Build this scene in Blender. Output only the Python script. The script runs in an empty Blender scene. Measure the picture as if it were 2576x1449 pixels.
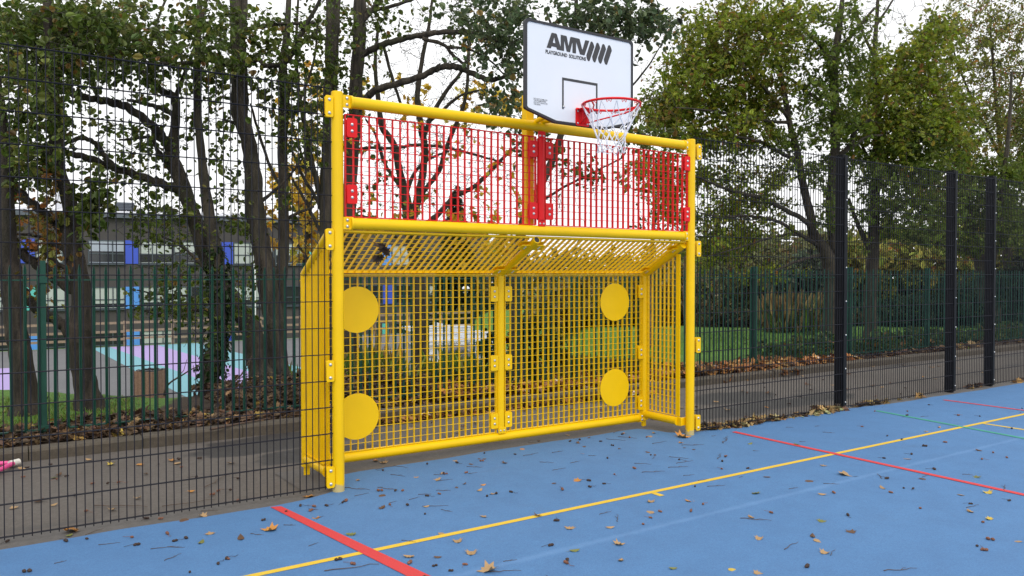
import bpy, math, random
import numpy as np
from mathutils import Vector, Matrix
rnd = random.Random(7)
nr = np.random.default_rng(11)
PI = math.pi
scene = bpy.context.scene
COL = scene.collection

# ------------------------------------------------------------------ survey
# every position below was measured once from the photograph with this calibrated camera
# (px of a 2576 x 1449 print); the results are ordinary world coordinates in metres:
# x along the mesh fence, y away from the court, z up, origin at the foot of the left goal post
FPX, CX, CY = 1945.0, 1288.0, 724.5
PITCH = math.atan((CY - 690.0) / FPX)
TH = math.radians(56.77)
fh = np.array([math.cos(TH), math.sin(TH), 0.0])
RV = np.array([math.sin(TH), -math.cos(TH), 0.0])
ZU = np.array([0, 0, 1.0])
FW = fh * math.cos(PITCH) - ZU * math.sin(PITCH)
UP = fh * math.sin(PITCH) + ZU * math.cos(PITCH)
CAM = np.array([-2.090, -5.582, 1.64])
S = 4096 / 2576

def ray(x, y):
    return FW + RV * (x - CX) / FPX + UP * (CY - y) / FPX
def G(x, y, z=0.0):
    d = ray(x, y); return CAM + d * ((z - CAM[2]) / d[2])
def YP(x, y, Y=0.0):
    d = ray(x, y); return CAM + d * ((Y - CAM[1]) / d[1])
def DP(x, y, d):
    return CAM + ray(x, y) * d

# ------------------------------------------------------------------ materials
def srgb(r, g, b):
    f = lambda c: (c / 12.92 if c <= .04045 else ((c + .055) / 1.055) ** 2.4)
    return (f(r / 255), f(g / 255), f(b / 255), 1)

class NT:
    def __init__(s, name):
        s.m = bpy.data.materials.new(name); s.m.use_nodes = True
        s.t = s.m.node_tree; s.n = s.t.nodes; s.l = s.t.links
        s.b = s.n['Principled BSDF']; s.out = s.n['Material Output']
    def new(s, typ, **kw):
        n = s.n.new(typ)
        for k, v in kw.items():
            if hasattr(n, k) and k not in n.inputs: setattr(n, k, v)
            else: n.inputs[k].default_value = v
        return n
    def link(s, a, b): s.l.new(a, b)
    def coord(s, kind='Object'):
        return s.new('ShaderNodeTexCoord').outputs[kind]
    def noise(s, scale, detail=4, rough=.6, vec=None, stretch=None):
        n = s.new('ShaderNodeTexNoise'); n.inputs['Scale'].default_value = scale
        n.inputs['Detail'].default_value = detail; n.inputs['Roughness'].default_value = rough
        v = vec if vec is not None else s.coord()
        if stretch:
            mp = s.new('ShaderNodeMapping'); mp.inputs['Scale'].default_value = stretch
            s.link(v, mp.inputs['Vector']); v = mp.outputs['Vector']
        s.link(v, n.inputs['Vector']); return n.outputs['Fac']
    def ramp(s, fac, stops):
        r = s.new('ShaderNodeValToRGB'); cr = r.color_ramp
        while len(cr.elements) < len(stops): cr.elements.new(.5)
        for e, (p, c) in zip(cr.elements, stops):
            e.position = p; e.color = c if len(c) == 4 else (*c, 1)
        s.link(fac, r.inputs['Fac']); return r.outputs['Color']
    def mix(s, fac, a, b, mode='MIX'):
        m = s.new('ShaderNodeMix', data_type='RGBA', blend_type=mode)
        for sock, v in ((m.inputs[0], fac), (m.inputs[6], a), (m.inputs[7], b)):
            if isinstance(v, (int, float)): sock.default_value = v
            elif isinstance(v, tuple): sock.default_value = v if len(v) == 4 else (*v, 1)
            else: s.link(v, sock)
        return m.outputs[2]
    def bump(s, h, strength=.3, dist=.01):
        b = s.new('ShaderNodeBump'); b.inputs['Strength'].default_value = strength
        b.inputs['Distance'].default_value = dist
        s.link(h, b.inputs['Height']); s.link(b.outputs['Normal'], s.b.inputs['Normal'])
    def base(s, c):
        if isinstance(c, tuple): s.b.inputs['Base Color'].default_value = c if len(c) == 4 else (*c, 1)
        else: s.link(c, s.b.inputs['Base Color'])
    def set(s, **kw):
        for k, v in kw.items(): s.b.inputs[k.replace('_', ' ')].default_value = v

def paint(name, c, rough=.35, var=.12, scale=3, bump=.05, metal=0, spec=.5):
    t = NT(name); t.b.inputs['Specular IOR Level'].default_value = spec; n = t.noise(scale, 5)
    lo = tuple(x * (1 - var) for x in c[:3]); hi = tuple(min(1, x * (1 + var)) for x in c[:3])
    t.base(t.ramp(n, [(.3, lo), (.7, hi)])); t.set(Roughness=rough, Metallic=metal)
    if bump: t.bump(t.noise(90, 2), bump, .002)
    return t.m

M = {}
def worn_paint(name, c, blue):
    t = NT(name); n = t.noise(2.5, 5)
    lo = tuple(x * .93 for x in c[:3]); hi = tuple(min(1, x * 1.06) for x in c[:3])
    col = t.ramp(n, [(.3, lo), (.7, hi)])
    sep = t.new('ShaderNodeSeparateXYZ'); t.link(t.coord(), sep.inputs[0])
    n2 = t.noise(22, 4)
    add = t.new('ShaderNodeMath', operation='MULTIPLY_ADD'); t.link(n2, add.inputs[0])
    add.inputs[1].default_value = -.10; t.link(sep.outputs['Z'], add.inputs[2])
    fac = t.ramp(add.outputs[0], [(0, (.55, .55, .55)), (.015, (0, 0, 0))])
    t.base(t.mix(fac, col, blue)); t.set(Roughness=.34); t.b.inputs['Specular IOR Level'].default_value = .3
    n3 = t.noise(60, 2); t.bump(n3, .03, .002)
    return t.m
YEL = (.86, .53, .001)
M['yellow'] = paint('yellow_powder_coat', YEL, .36, .05, 2.5, .04, 0, .28)
M['yellow_post'] = worn_paint('yellow_powder_coat_worn_foot', YEL, (.20, .30, .33, 1))
M['red'] = paint('red_powder_coat', (.72, .012, .015), .4, .05, 2.5, .04, 0, .22)
M['bolt'] = paint('galvanised_bolt', (.62, .62, .62), .32, .08, 20, 0, .9)
M['black'] = paint('black_coated_steel', (.007, .008, .010), .6, .2, 4, .05, 0, .18)
M['wire'] = paint('dark_coated_wire', (.010, .010, .016), .55, .15, 4, 0, 0, .2)
M['pale'] = paint('green_coated_pale', (.012, .060, .043), .55, .25, 3, .05, 0, .25)
M['board'] = paint('white_board', (.71, .74, .79), .45, .025, 2, .02)
M['ink'] = paint('dark_grey_ink', (.035, .035, .038), .55, .05, 3, 0)
M['edge'] = paint('black_edge_trim', (.018, .018, .024), .5, .1, 5, 0)
M['net'] = paint('white_cord', (.78, .78, .82), .8, .05, 30, .1)
M['steel'] = paint('galvanised_steel', (.45, .47, .48), .4, .15, 15, .1, .6)
M['pink'] = paint('pink_enamel', (.75, .08, .28), .35, .08, 6, 0)
M['rubber'] = paint('white_rubber', (.7, .68, .62), .6, .08, 20, .05)
M['whitepaint'] = paint('white_painted_metal', (.72, .74, .76), .4, .06, 5, .03)
M['tabletop'] = paint('pale_grey_table', (.42, .46, .53), .5, .05, 4, .02, 0, .2)
M['greymetal'] = paint('grey_lamp_metal', (.35, .38, .40), .4, .1, 3, 0, .3)

def court():
    t = NT('blue_court_coating')
    big = t.noise(.45, 6, .6); mid = t.noise(4, 6, .7); fine = t.noise(120, 4, .85)
    c = t.ramp(big, [(.25, (.074, .200, .410)), (.75, (.094, .240, .470))])
    c = t.mix(t.ramp(mid, [(.40, (0, 0, 0)), (.75, (.5, .5, .5))]), c, (.062, .15, .31, 1))
    c = t.mix(t.ramp(fine, [(.35, (.65, .65, .65)), (.62, (0, 0, 0))]), c, (.045, .115, .275, 1))
    c = t.mix(t.ramp(t.noise(260, 2, .5), [(.70, (0, 0, 0)), (.78, (.5, .5, .5))]), c, (.22, .34, .55, 1))
    # one roller lap in the coating: a faint straight lighter line along the court
    sep = t.new('ShaderNodeSeparateXYZ'); t.link(t.coord(), sep.inputs[0])
    yy = t.new('ShaderNodeMath', operation='ADD'); t.link(sep.outputs['Y'], yy.inputs[0]); yy.inputs[1].default_value = 1.93
    ya = t.new('ShaderNodeMath', operation='ABSOLUTE'); t.link(yy.outputs[0], ya.inputs[0])
    yn = t.new('ShaderNodeMath', operation='MULTIPLY_ADD'); t.link(mid, yn.inputs[0]); yn.inputs[1].default_value = .07; t.link(ya.outputs[0], yn.inputs[2])
    c = t.mix(t.ramp(yn.outputs[0], [(.04, (.30, .30, .30)), (.075, (0, 0, 0))]), c, (.16, .31, .56, 1))
    # drifts of dirt near the fence side
    d = t.noise(1.1, 7, .7, stretch=(1, 2.2, 1))
    c = t.mix(t.ramp(d, [(.60, (0, 0, 0)), (.80, (.28, .28, .28))]), c, (.075, .10, .14, 1))
    t.base(c); t.set(Roughness=.78)
    h = t.new('ShaderNodeMath', operation='ADD'); t.link(fine, h.inputs[0]); t.link(t.noise(420, 2), h.inputs[1])
    t.bump(h.outputs[0], .45, .004)
    return t.m
M['court'] = court()

def line_paint(name, c):
    t = NT(name); f = t.noise(150, 3, .8); m_ = t.noise(7, 5, .7)
    col = t.ramp(f, [(.3, tuple(x * .78 for x in c)), (.6, c)])
    col = t.mix(t.ramp(m_, [(.62, (0, 0, 0)), (.8, (.45, .45, .45))]), col, (.12, .17, .28, 1))
    t.base(col); t.set(Roughness=.75); t.bump(f, .4, .003); return t.m
M['lred'] = line_paint('red_line_paint', (.62, .045, .05))
M['lyel'] = line_paint('yellow_line_paint', (.74, .50, .04))
M['lgrn'] = line_paint('green_line_paint', (.05, .36, .22))

def asphalt(name, lo, hi, wet=None, stretch=(1, 1, 1), patches=()):
    t = NT(name); big = t.noise(.8, 6, .6); fine = t.noise(140, 3, .8)
    c = t.ramp(big, [(.3, lo), (.7, hi)])
    c = t.mix(t.ramp(fine, [(.35, (.5, .5, .5)), (.65, (0, 0, 0))]), c, tuple(x * .55 for x in lo))
    c = t.mix(t.ramp(t.noise(210, 2, .5), [(.68, (0, 0, 0)), (.76, (.5, .5, .5))]), c, tuple(min(1, x * 1.9) for x in hi))
    t.set(Roughness=.85)
    mid = t.noise(22, 6, .75)
    c = t.mix(t.ramp(mid, [(.42, (.45, .45, .45)), (.60, (0, 0, 0))]), c, tuple(x * .6 for x in lo))
    if wet:
        w = t.noise(.9, 7, .68, stretch=stretch); f = t.ramp(w, [(.56, (0, 0, 0)), (.63, (.75, .75, .75))])
        for cx_, cy_, rx_, ry_ in patches:      # damp patches with outlines of their own
            mp = t.new('ShaderNodeMapping', vector_type='TEXTURE'); mp.inputs['Location'].default_value = (cx_, cy_, 0); mp.inputs['Scale'].default_value = (rx_, ry_, 9)
            t.link(t.coord(), mp.inputs['Vector']); g = t.new('ShaderNodeTexGradient', gradient_type='SPHERICAL'); t.link(mp.outputs[0], g.inputs['Vector'])
            ad = t.new('ShaderNodeMath', operation='MULTIPLY_ADD'); t.link(t.noise(2.6, 7, .7, stretch=(.6, 1.6, 1)), ad.inputs[0]); ad.inputs[1].default_value = .9; t.link(g.outputs['Fac'], ad.inputs[2])
            f = t.mix(1.0, f, t.ramp(ad.outputs[0], [(.66, (0, 0, 0)), (.76, (.9, .9, .9))]), 'LIGHTEN')
        c = t.mix(f, c, wet)
        r = t.new('ShaderNodeMapRange'); t.link(f, r.inputs[0]); r.inputs[3].default_value = .85; r.inputs[4].default_value = .5
        t.link(r.outputs[0], t.b.inputs['Roughness'])
    t.base(c); t.bump(fine, .5, .006); return t.m
M['path'] = asphalt('path_asphalt', (.125, .108, .094), (.172, .152, .134), (.038, .035, .034, 1), (.35, 1.6, 1), [(*G(x_, y_)[:2], a_, b_) for x_, y_, a_, b_ in ((735, 1105, 1.1, .5), (640, 1125, .8, .35), (800, 1140, .8, .4), (1080, 1030, .5, .3), (1840, 1000, 1.1, .5), (1960, 1015, 1.2, .35), (1830, 1035, .9, .4), (2080, 1000, .8, .3), (1400, 1010, 1, .4), (1600, 1000, 1, .4))])
M['strip'] = asphalt('bare_edge_asphalt', (.125, .115, .108), (.165, .155, .146))
M['play'] = asphalt('playground_asphalt', (.125, .125, .132), (.155, .155, .162))
M['kerb'] = asphalt('kerb_concrete', (.085, .070, .052), (.15, .125, .094), (.050, .045, .030, 1), (1.5, 1.5, 1.5))
M['pteal'] = line_paint('teal_ground_paint', (.15, .36, .42))
M['ppur'] = line_paint('lilac_ground_paint', (.36, .27, .54))

def soil():
    t = NT('soil_and_mulch'); a = t.noise(9, 8, .75); b = t.noise(45, 5, .8)
    c = t.ramp(a, [(.3, (.022, .015, .010)), (.55, (.055, .035, .022)), (.8, (.095, .062, .035))])
    c = t.mix(t.ramp(b, [(.55, (0, 0, 0)), (.7, (.8, .8, .8))]), c, (.13, .075, .035, 1))
    t.base(c); t.set(Roughness=.95); t.bump(b, .8, .03); return t.m
M['soil'] = soil()
def lawn():
    t = NT('lawn_turf'); a = t.noise(1.3, 6, .65); b = t.noise(60, 4, .8)
    c = t.ramp(a, [(.3, (.075, .17, .022)), (.7, (.13, .25, .035))])
    c = t.mix(t.ramp(b, [(.4, (.7, .7, .7)), (.6, (0, 0, 0))]), c, (.04, .09, .014, 1))
    c = t.mix(t.ramp(t.noise(3.5, 6, .7), [(.60, (0, 0, 0)), (.75, (.7, .7, .7))]), c, (.16, .15, .06, 1))
    t.base(c); t.set(Roughness=.95); t.bump(b, .9, .04); return t.m
M['lawn'] = lawn()

def bark(name, lo, hi, moss):
    t = NT(name)
    a = t.noise(11, 8, .7, stretch=(1, 1, .16)); b = t.noise(2.2, 5, .6); f = t.noise(70, 4, .7, stretch=(1, 1, .3))
    c = t.ramp(a, [(.40, lo), (.62, hi)])
    c = t.mix(t.ramp(b, [(.45, (0, 0, 0)), (.7, (.75, .75, .75))]), c, moss)
    c = t.mix(t.ramp(t.noise(14, 4, .6), [(.70, (0, 0, 0)), (.78, (.6, .6, .6))]), c, tuple(min(1, x * 1.7) for x in hi))
    t.base(c); t.set(Roughness=.9)
    h = t.new('ShaderNodeMath', operation='ADD'); t.link(a, h.inputs[0]); t.link(f, h.inputs[1])
    t.bump(h.outputs[0], .9, .03); return t.m
M['bark'] = bark('grey_green_bark', (.018, .014, .010), (.080, .064, .045), (.042, .044, .020, 1))
M['barkdark'] = bark('dark_furrowed_bark', (.012, .009, .006), (.066, .050, .036), (.032, .032, .018, 1))
M['barkoak'] = bark('brown_oak_bark', (.022, .017, .012), (.075, .058, .040), (.042, .044, .022, 1))
M['barkpale'] = bark('pale_flaky_bark', (.12, .085, .06), (.26, .20, .15), (.10, .085, .06, 1))

def leafmat(name='leaf_tissue', trans=.5, rough=.5):
    t = NT(name)
    at = t.new('ShaderNodeAttribute', attribute_name='tint')
    c = t.mix(t.ramp(t.noise(35, 3), [(.3, (.0, .0, .0)), (.7, (.35, .35, .35))]), at.outputs['Color'], (.02, .03, .01, 1), 'MULTIPLY')
    c = at.outputs['Color']
    t.base(c); t.set(Roughness=rough)
    tr = t.new('ShaderNodeBsdfTranslucent'); t.link(c, tr.inputs['Color'])
    mx = t.new('ShaderNodeMixShader'); mx.inputs[0].default_value = trans
    t.link(t.b.outputs[0], mx.inputs[1]); t.link(tr.outputs[0], mx.inputs[2])
    t.link(mx.outputs[0], t.out.inputs['Surface']); return t.m
M['leaf'] = leafmat()
M['litter'] = leafmat('dead_leaf_tissue', .1, .75)
M['grass'] = leafmat('grass_blade', .25, .6)

def solid_leaf(name, lo, hi):
    t = NT(name); t.base(t.ramp(t.noise(28, 5, .7), [(.3, lo), (.7, hi)])); t.set(Roughness=.7)
    t.bump(t.noise(60, 3), .4, .004); return t.m
M['fl_tan'] = solid_leaf('tan_dead_leaf', (.26, .15, .06), (.48, .32, .16))
M['fl_brown'] = solid_leaf('brown_dead_leaf', (.06, .03, .016), (.16, .085, .04))
M['fl_orange'] = solid_leaf('orange_dead_leaf', (.34, .13, .02), (.58, .28, .06))
M['fl_green'] = solid_leaf('green_fallen_leaf', (.09, .10, .02), (.22, .23, .06))
M['fl_yellow'] = solid_leaf('yellow_fallen_leaf', (.42, .30, .03), (.62, .46, .08))
M['cone'] = solid_leaf('dark_seed_cone', (.018, .010, .008), (.06, .032, .022))
M['conered'] = solid_leaf('reddish_seed_husk', (.10, .035, .02), (.26, .11, .06))
M['twig'] = solid_leaf('dry_twig', (.05, .03, .022), (.13, .085, .06))
M['wood'] = solid_leaf('weathered_softwood', (.19, .135, .085), (.34, .255, .175))
M['binwood'] = solid_leaf('brown_slat_wood', (.14, .075, .045), (.26, .16, .10))

def brick():
    t = NT('dark_grey_brick'); b = t.new('ShaderNodeTexBrick')
    mp = t.new('ShaderNodeMapping'); t.link(t.coord('UV'), mp.inputs['Vector']); t.link(mp.outputs[0], b.inputs['Vector'])
    b.inputs['Color1'].default_value = (.066, .058, .062, 1); b.inputs['Color2'].default_value = (.090, .078, .082, 1)
    b.inputs['Mortar'].default_value = (.055, .05, .05, 1); b.inputs['Scale'].default_value = 1
    b.inputs['Brick Width'].default_value = .225; b.inputs['Row Height'].default_value = .075; b.inputs['Mortar Size'].default_value = .008
    c = t.mix(t.ramp(t.noise(.35, 5), [(.4, (0, 0, 0)), (.7, (.35, .35, .35))]), b.outputs['Color'], (.10, .088, .09, 1))
    t.base(c); t.set(Roughness=.85); return t.m
M['brick'] = brick()
M['roof'] = paint('pale_metal_roof', (.55, .56, .60), .4, .06, 1, 0)
M['gutter'] = paint('slate_grey_trim', (.085, .10, .125), .45, .1, 2, 0)
M['wframe'] = paint('grey_window_frame', (.05, .065, .08), .45, .1, 3, 0)
def glass(name, c, rough):
    t = NT(name); t.base(c); t.set(Roughness=rough); t.b.inputs['Specular IOR Level'].default_value = .6; return t.m
M['blind'] = glass('window_with_blind', (.42, .46, .44, 1), .15)
M['dark'] = glass('dark_window_glass', (.022, .026, .03, 1), .08)
M['skyglass'] = glass('painted_sky_reflection_glass', (.34, .38, .46, 1), .1)  # sky reflection is put into the pale bluish base colour
M['pblue'] = paint('royal_blue_panel', (.040, .085, .52), .4, .06, 1, 0)
M['plblue'] = paint('sky_blue_panel', (.085, .28, .72), .4, .06, 1, 0)
M['pteal2'] = paint('turquoise_panel', (.10, .47, .44), .4, .06, 1, 0)
M['liner'] = paint('black_liner', (.012, .012, .014), .3, .2, 8, .3)

# ------------------------------------------------------------------ mesh building
ORG = {}
def org(p): return ORG.get(p.name, np.zeros(3)) if p is not None else np.zeros(3)

def link(o, parent=None):
    COL.objects.link(o)
    if parent is not None: o.parent = parent
    return o
def tag(o, label=None, cat=None, group=None, kind=None):
    if label: o['label'] = label
    if cat: o['category'] = cat
    if group: o['group'] = group
    if kind: o['kind'] = kind
    return o
def thing(name, loc, label, cat, group=None):
    o = bpy.data.objects.new(name, None); o.empty_display_size = .1
    o.location = Vector([float(v) for v in loc]); COL.objects.link(o)
    ORG[o.name] = np.array(loc, float)
    return tag(o, label, cat, group)

def np_mesh(name, V, sizes, idx, tint=None):
    """V (n,3), polygon sizes, flat loop indices"""
    me = bpy.data.meshes.new(name)
    V = np.ascontiguousarray(V, np.float32)
    me.vertices.add(len(V)); me.vertices.foreach_set('co', V.ravel())
    me.loops.add(len(idx)); me.loops.foreach_set('vertex_index', np.asarray(idx, np.int32))
    sizes = np.asarray(sizes, np.int32)
    st = np.concatenate(([0], np.cumsum(sizes)[:-1])).astype(np.int32)
    me.polygons.add(len(sizes)); me.polygons.foreach_set('loop_start', st)
    me.polygons.foreach_set('loop_total', sizes)
    me.update(calc_edges=True)
    if tint is not None:
        a = me.attributes.new('tint', 'FLOAT_COLOR', 'POINT')
        a.data.foreach_set('color', np.ascontiguousarray(tint, np.float32).ravel())
    return me

class MB:
    def __init__(s): s.v = []; s.f = []
    def add(s, vs, fs):
        k = len(s.v); s.v += [tuple(map(float, v)) for v in vs]; s.f += [tuple(i + k for i in f) for f in fs]; return s
    def box(s, c, size, U=None, W=None, N=None):
        c = np.array(c, float); U = np.array(U if U is not None else (1, 0, 0), float)
        W = np.array(W if W is not None else (0, 1, 0), float); N = np.array(N if N is not None else (0, 0, 1), float)
        a, b, d = (x / 2 for x in size)
        vs = [c + U * sx * a + W * sy * b + N * sz * d for sz in (-1, 1) for sy in (-1, 1) for sx in (-1, 1)]
        return s.add(vs, [(0, 2, 3, 1), (4, 5, 7, 6), (0, 1, 5, 4), (2, 6, 7, 3), (0, 4, 6, 2), (1, 3, 7, 5)])
    def tube(s, pts, r, n=14, cap=True):
        pts = [np.array(p, float) for p in pts]; m = len(pts)
        rs = [r] * m if isinstance(r, (int, float)) else list(r)
        d0 = pts[1] - pts[0]; d0 = d0 / np.linalg.norm(d0)
        a = np.array((0, 0, 1.)) if abs(d0[2]) < .9 else np.array((1., 0, 0))
        u = np.cross(d0, a); u /= np.linalg.norm(u); vs = []
        for i in range(m):
            d = pts[min(i + 1, m - 1)] - pts[max(i - 1, 0)]; d = d / (np.linalg.norm(d) + 1e-12)
            u = u - d * (u @ d); u /= np.linalg.norm(u); w = np.cross(d, u)
            for k in range(n):
                t = 2 * PI * k / n; vs.append(pts[i] + (u * math.cos(t) + w * math.sin(t)) * rs[i])
        fs = [(i * n + k, i * n + (k + 1) % n, (i + 1) * n + (k + 1) % n, (i + 1) * n + k) for i in range(m - 1) for k in range(n)]
        if cap: fs += [tuple(range(n - 1, -1, -1)), tuple(range((m - 1) * n, m * n))]
        return s.add(vs, fs)
    def prism(s, poly, o, U, W, th):
        """poly (2-D) in the plane o,U,W extruded th along U x W"""
        o, U, W = (np.array(x, float) for x in (o, U, W)); N = np.cross(U, W); N /= np.linalg.norm(N); k = len(poly)
        vs = [o + U * a + W * b for a, b in poly] + [o + U * a + W * b + N * th for a, b in poly]
        fs = [tuple(range(k - 1, -1, -1)), tuple(range(k, 2 * k))] + [(i, (i + 1) % k, k + (i + 1) % k, k + i) for i in range(k)]
        return s.add(vs, fs)
    def dome(s, c, N, r, h, n=12, rings=4):
        c, N = np.array(c, float), np.array(N, float); N /= np.linalg.norm(N)
        a = np.array((0, 0, 1.)) if abs(N[2]) < .9 else np.array((1., 0, 0))
        u = np.cross(N, a); u /= np.linalg.norm(u); w = np.cross(N, u); vs = []; fs = []
        for j in range(rings):
            t = PI / 2 * j / rings
            for k in range(n):
                q = 2 * PI * k / n; vs.append(c + (u * math.cos(q) + w * math.sin(q)) * r * math.cos(t) + N * h * math.sin(t))
        vs.append(c + N * h)
        for j in range(rings - 1):
            for k in range(n): fs.append((j * n + k, j * n + (k + 1) % n, (j + 1) * n + (k + 1) % n, (j + 1) * n + k))
        for k in range(n): fs.append(((rings - 1) * n + k, (rings - 1) * n + (k + 1) % n, rings * n))
        return s.add(vs, fs)
    def build(s, name, m, parent=None, smooth=35, bevel=0, label=None):
        V = np.array(s.v) - org(parent)
        me = bpy.data.meshes.new(name); me.from_pydata([tuple(v) for v in V], [], s.f); me.update()
        me.materials.append(m)
        if smooth:
            me.shade_smooth(); me.set_sharp_from_angle(angle=math.radians(smooth))
        o = bpy.data.objects.new(name, me); link(o, parent); ORG[o.name] = org(parent)
        if bevel:
            b = o.modifiers.new('bevel', 'BEVEL'); b.width = bevel; b.segments = 2; b.limit_method = 'ANGLE'
        if label: o['label'] = label
        return o

def rrect(w, h, r, n=5):
    pts = []
    for cx, cy, a0 in ((w / 2 - r, h / 2 - r, 0), (-w / 2 + r, h / 2 - r, 90), (-w / 2 + r, -h / 2 + r, 180), (w / 2 - r, -h / 2 + r, 270)):
        for i in range(n + 1):
            a = math.radians(a0 + 90 * i / n); pts.append((cx + r * math.cos(a), cy + r * math.sin(a)))
    return pts
X, Y, Z = np.array((1., 0, 0)), np.array((0, 1., 0)), np.array((0, 0, 1.))

# ------------------------------------------------------------------ camera and light
cam = bpy.data.cameras.new('camera'); cam.sensor_width = 36; cam.lens = FPX / 2576 * 36
cam.clip_start = .05; cam.clip_end = 3000
co = bpy.data.objects.new('camera', cam); COL.objects.link(co); scene.camera = co
mw = Matrix(((RV[0], UP[0], -FW[0], CAM[0]), (RV[1], UP[1], -FW[1], CAM[1]), (RV[2], UP[2], -FW[2], CAM[2]), (0, 0, 0, 1)))
co.matrix_world = mw

SUN_EL, SUN_AZ = math.radians(48), math.radians(200)
w = bpy.data.worlds.new('World'); scene.world = w; w.use_nodes = True
wt = w.node_tree; bg = wt.nodes['Background']
sky = wt.nodes.new('ShaderNodeTexSky'); sky.sky_type = 'NISHITA'; sky.sun_disc = False
sky.sun_elevation = SUN_EL; sky.sun_rotation = SUN_AZ; sky.air_density = 1.0; sky.dust_density = 3.0
# cloud layer: an even white overcast with a little of the clear-sky gradient left in it
hs = wt.nodes.new('ShaderNodeHueSaturation'); hs.inputs['Saturation'].default_value = .12
wt.links.new(sky.outputs[0], hs.inputs['Color'])
tc = wt.nodes.new('ShaderNodeTexCoord'); cn = wt.nodes.new('ShaderNodeTexNoise'); cn.inputs['Scale'].default_value = 2.2; cn.inputs['Detail'].default_value = 5
wt.links.new(tc.outputs['Generated'], cn.inputs['Vector'])
cr = wt.nodes.new('ShaderNodeValToRGB'); cr.color_ramp.elements[0].position = .3; cr.color_ramp.elements[0].color = (7.7, 7.75, 7.9, 1)
cr.color_ramp.elements[1].position = .7; cr.color_ramp.elements[1].color = (9.7, 9.75, 9.8, 1)
wt.links.new(cn.outputs['Fac'], cr.inputs['Fac'])
mx = wt.nodes.new('ShaderNodeMix'); mx.data_type = 'RGBA'; mx.inputs[0].default_value = .8
wt.links.new(hs.outputs[0], mx.inputs[6]); wt.links.new(cr.outputs[0], mx.inputs[7])
wt.links.new(mx.outputs[2], bg.inputs['Color']); bg.inputs['Strength'].default_value = .12
sd = bpy.data.lights.new('sun', 'SUN'); sd.energy = .9; sd.angle = math.radians(40); sd.color = (1, .96, .9)
so = bpy.data.objects.new('sun', sd); COL.objects.link(so)
dirv = Vector((math.sin(SUN_AZ) * math.cos(SUN_EL), math.cos(SUN_AZ) * math.cos(SUN_EL), math.sin(SUN_EL)))
so.rotation_euler = dirv.to_track_quat('Z', 'Y').to_euler()
vs_ = scene.view_settings; vs_.view_transform = 'Standard'; vs_.look = 'None'; vs_.gamma = 1; vs_.exposure = .45
scene.cycles.max_bounces = 8; scene.cycles.transparent_max_bounces = 8
scene.cycles.use_denoising = True
# ------------------------------------------------------------------ the goal unit
W = 3.735                                   # distance between the goal posts
GX0, GX1, GY = -.045, 3.665, .60            # rear posts
ZM, ZT, ZR = 2.025, 2.94, 1.64              # middle bar, top bar, rear eaves
goal = thing('goal_unit', (W / 2, 0, 0), 'yellow steel recessed goal with red mesh panels above, four target discs at the back', 'goal')
yel, yelp, red = M['yellow'], M['yellow_post'], M['red']

bolt_me = {}
def bolt(c, N, parent, r=.0135):
    key = tuple(np.round(N, 2)) + (r,)
    if key not in bolt_me:
        mb = MB(); mb.dome((0, 0, 0), N, r, r * .75, 10, 3)
        me = bpy.data.meshes.new('bolt'); me.from_pydata(mb.v, [], mb.f); me.shade_smooth(); me.materials.append(M['bolt'])
        bolt_me[key] = me
    o = bpy.data.objects.new('bolt', bolt_me[key]); link(o, parent)
    o.location = Vector(np.array(c, float) - org(parent)); return o
def bracket(c, w, h, m, parent, U=X, V=Z, th=.008, bolts=((0, .3), (0, -.3)), back=None, name='bracket', rad=.014, br=.0135):
    """rounded clamp plate centred at c facing U x V... with its bolts"""
    N = np.cross(U, V); N = N / np.linalg.norm(N); mb = MB()
    mb.prism(rrect(w, h, rad), np.array(c, float), U, V, th)
    if back: mb.prism(rrect(w * .97, h * .97, rad), np.array(c, float) - N * (back + th) + U * .004, U, V, th)
    o = mb.build(name, m, parent, 30, .0015)
    for a, b in bolts: bolt(np.array(c) + U * a * w + V * b * h + N * th, N, o, br)
    return o
FR = (X, Z)      # X x Z = -Y : faces the court

for px in (0, W):
    mb = MB(); mb.tube([(px, 0, -.1), (px, 0, 3.0)], .0445, 28); mb.tube([(px, 0, 2.998), (px, 0, 3.006)], [.0445, .040], 28)
    mb.build('post', yelp, goal)
for z, r in ((ZT, .0445), (ZM, .0445)):
    mb = MB(); mb.tube([(.115, 0, z), (W - .115, 0, z)], r, 28)
    for px, q in ((.105, 1), (W - .105, -1)): mb.tube([(px - .006 * q, 0, z), (px + .012 * q, 0, z)], r + .006, 28)
    mb.build('crossbar', yel, goal)
    for px in (.072, W - .072):
        bracket((px, -.006, z), .085, .095, yel, goal, *FR, .012, ((0, .25), (0, -.25)), name='end_plate', rad=.012)
# clamps that hold the neighbouring fence to the posts
for zz in (2.885, 1.90, .918, .123):
    bracket((-.072, -.030, zz), .062, .16, yel, goal, *FR, .007, ((0, .31), (0, -.31)), .03, 'fence_clamp')
    bracket((W + .085, -.030, zz), .062, .16, yel, goal, *FR, .007, ((0, .31), (0, -.31)), .03, 'fence_clamp')

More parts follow.
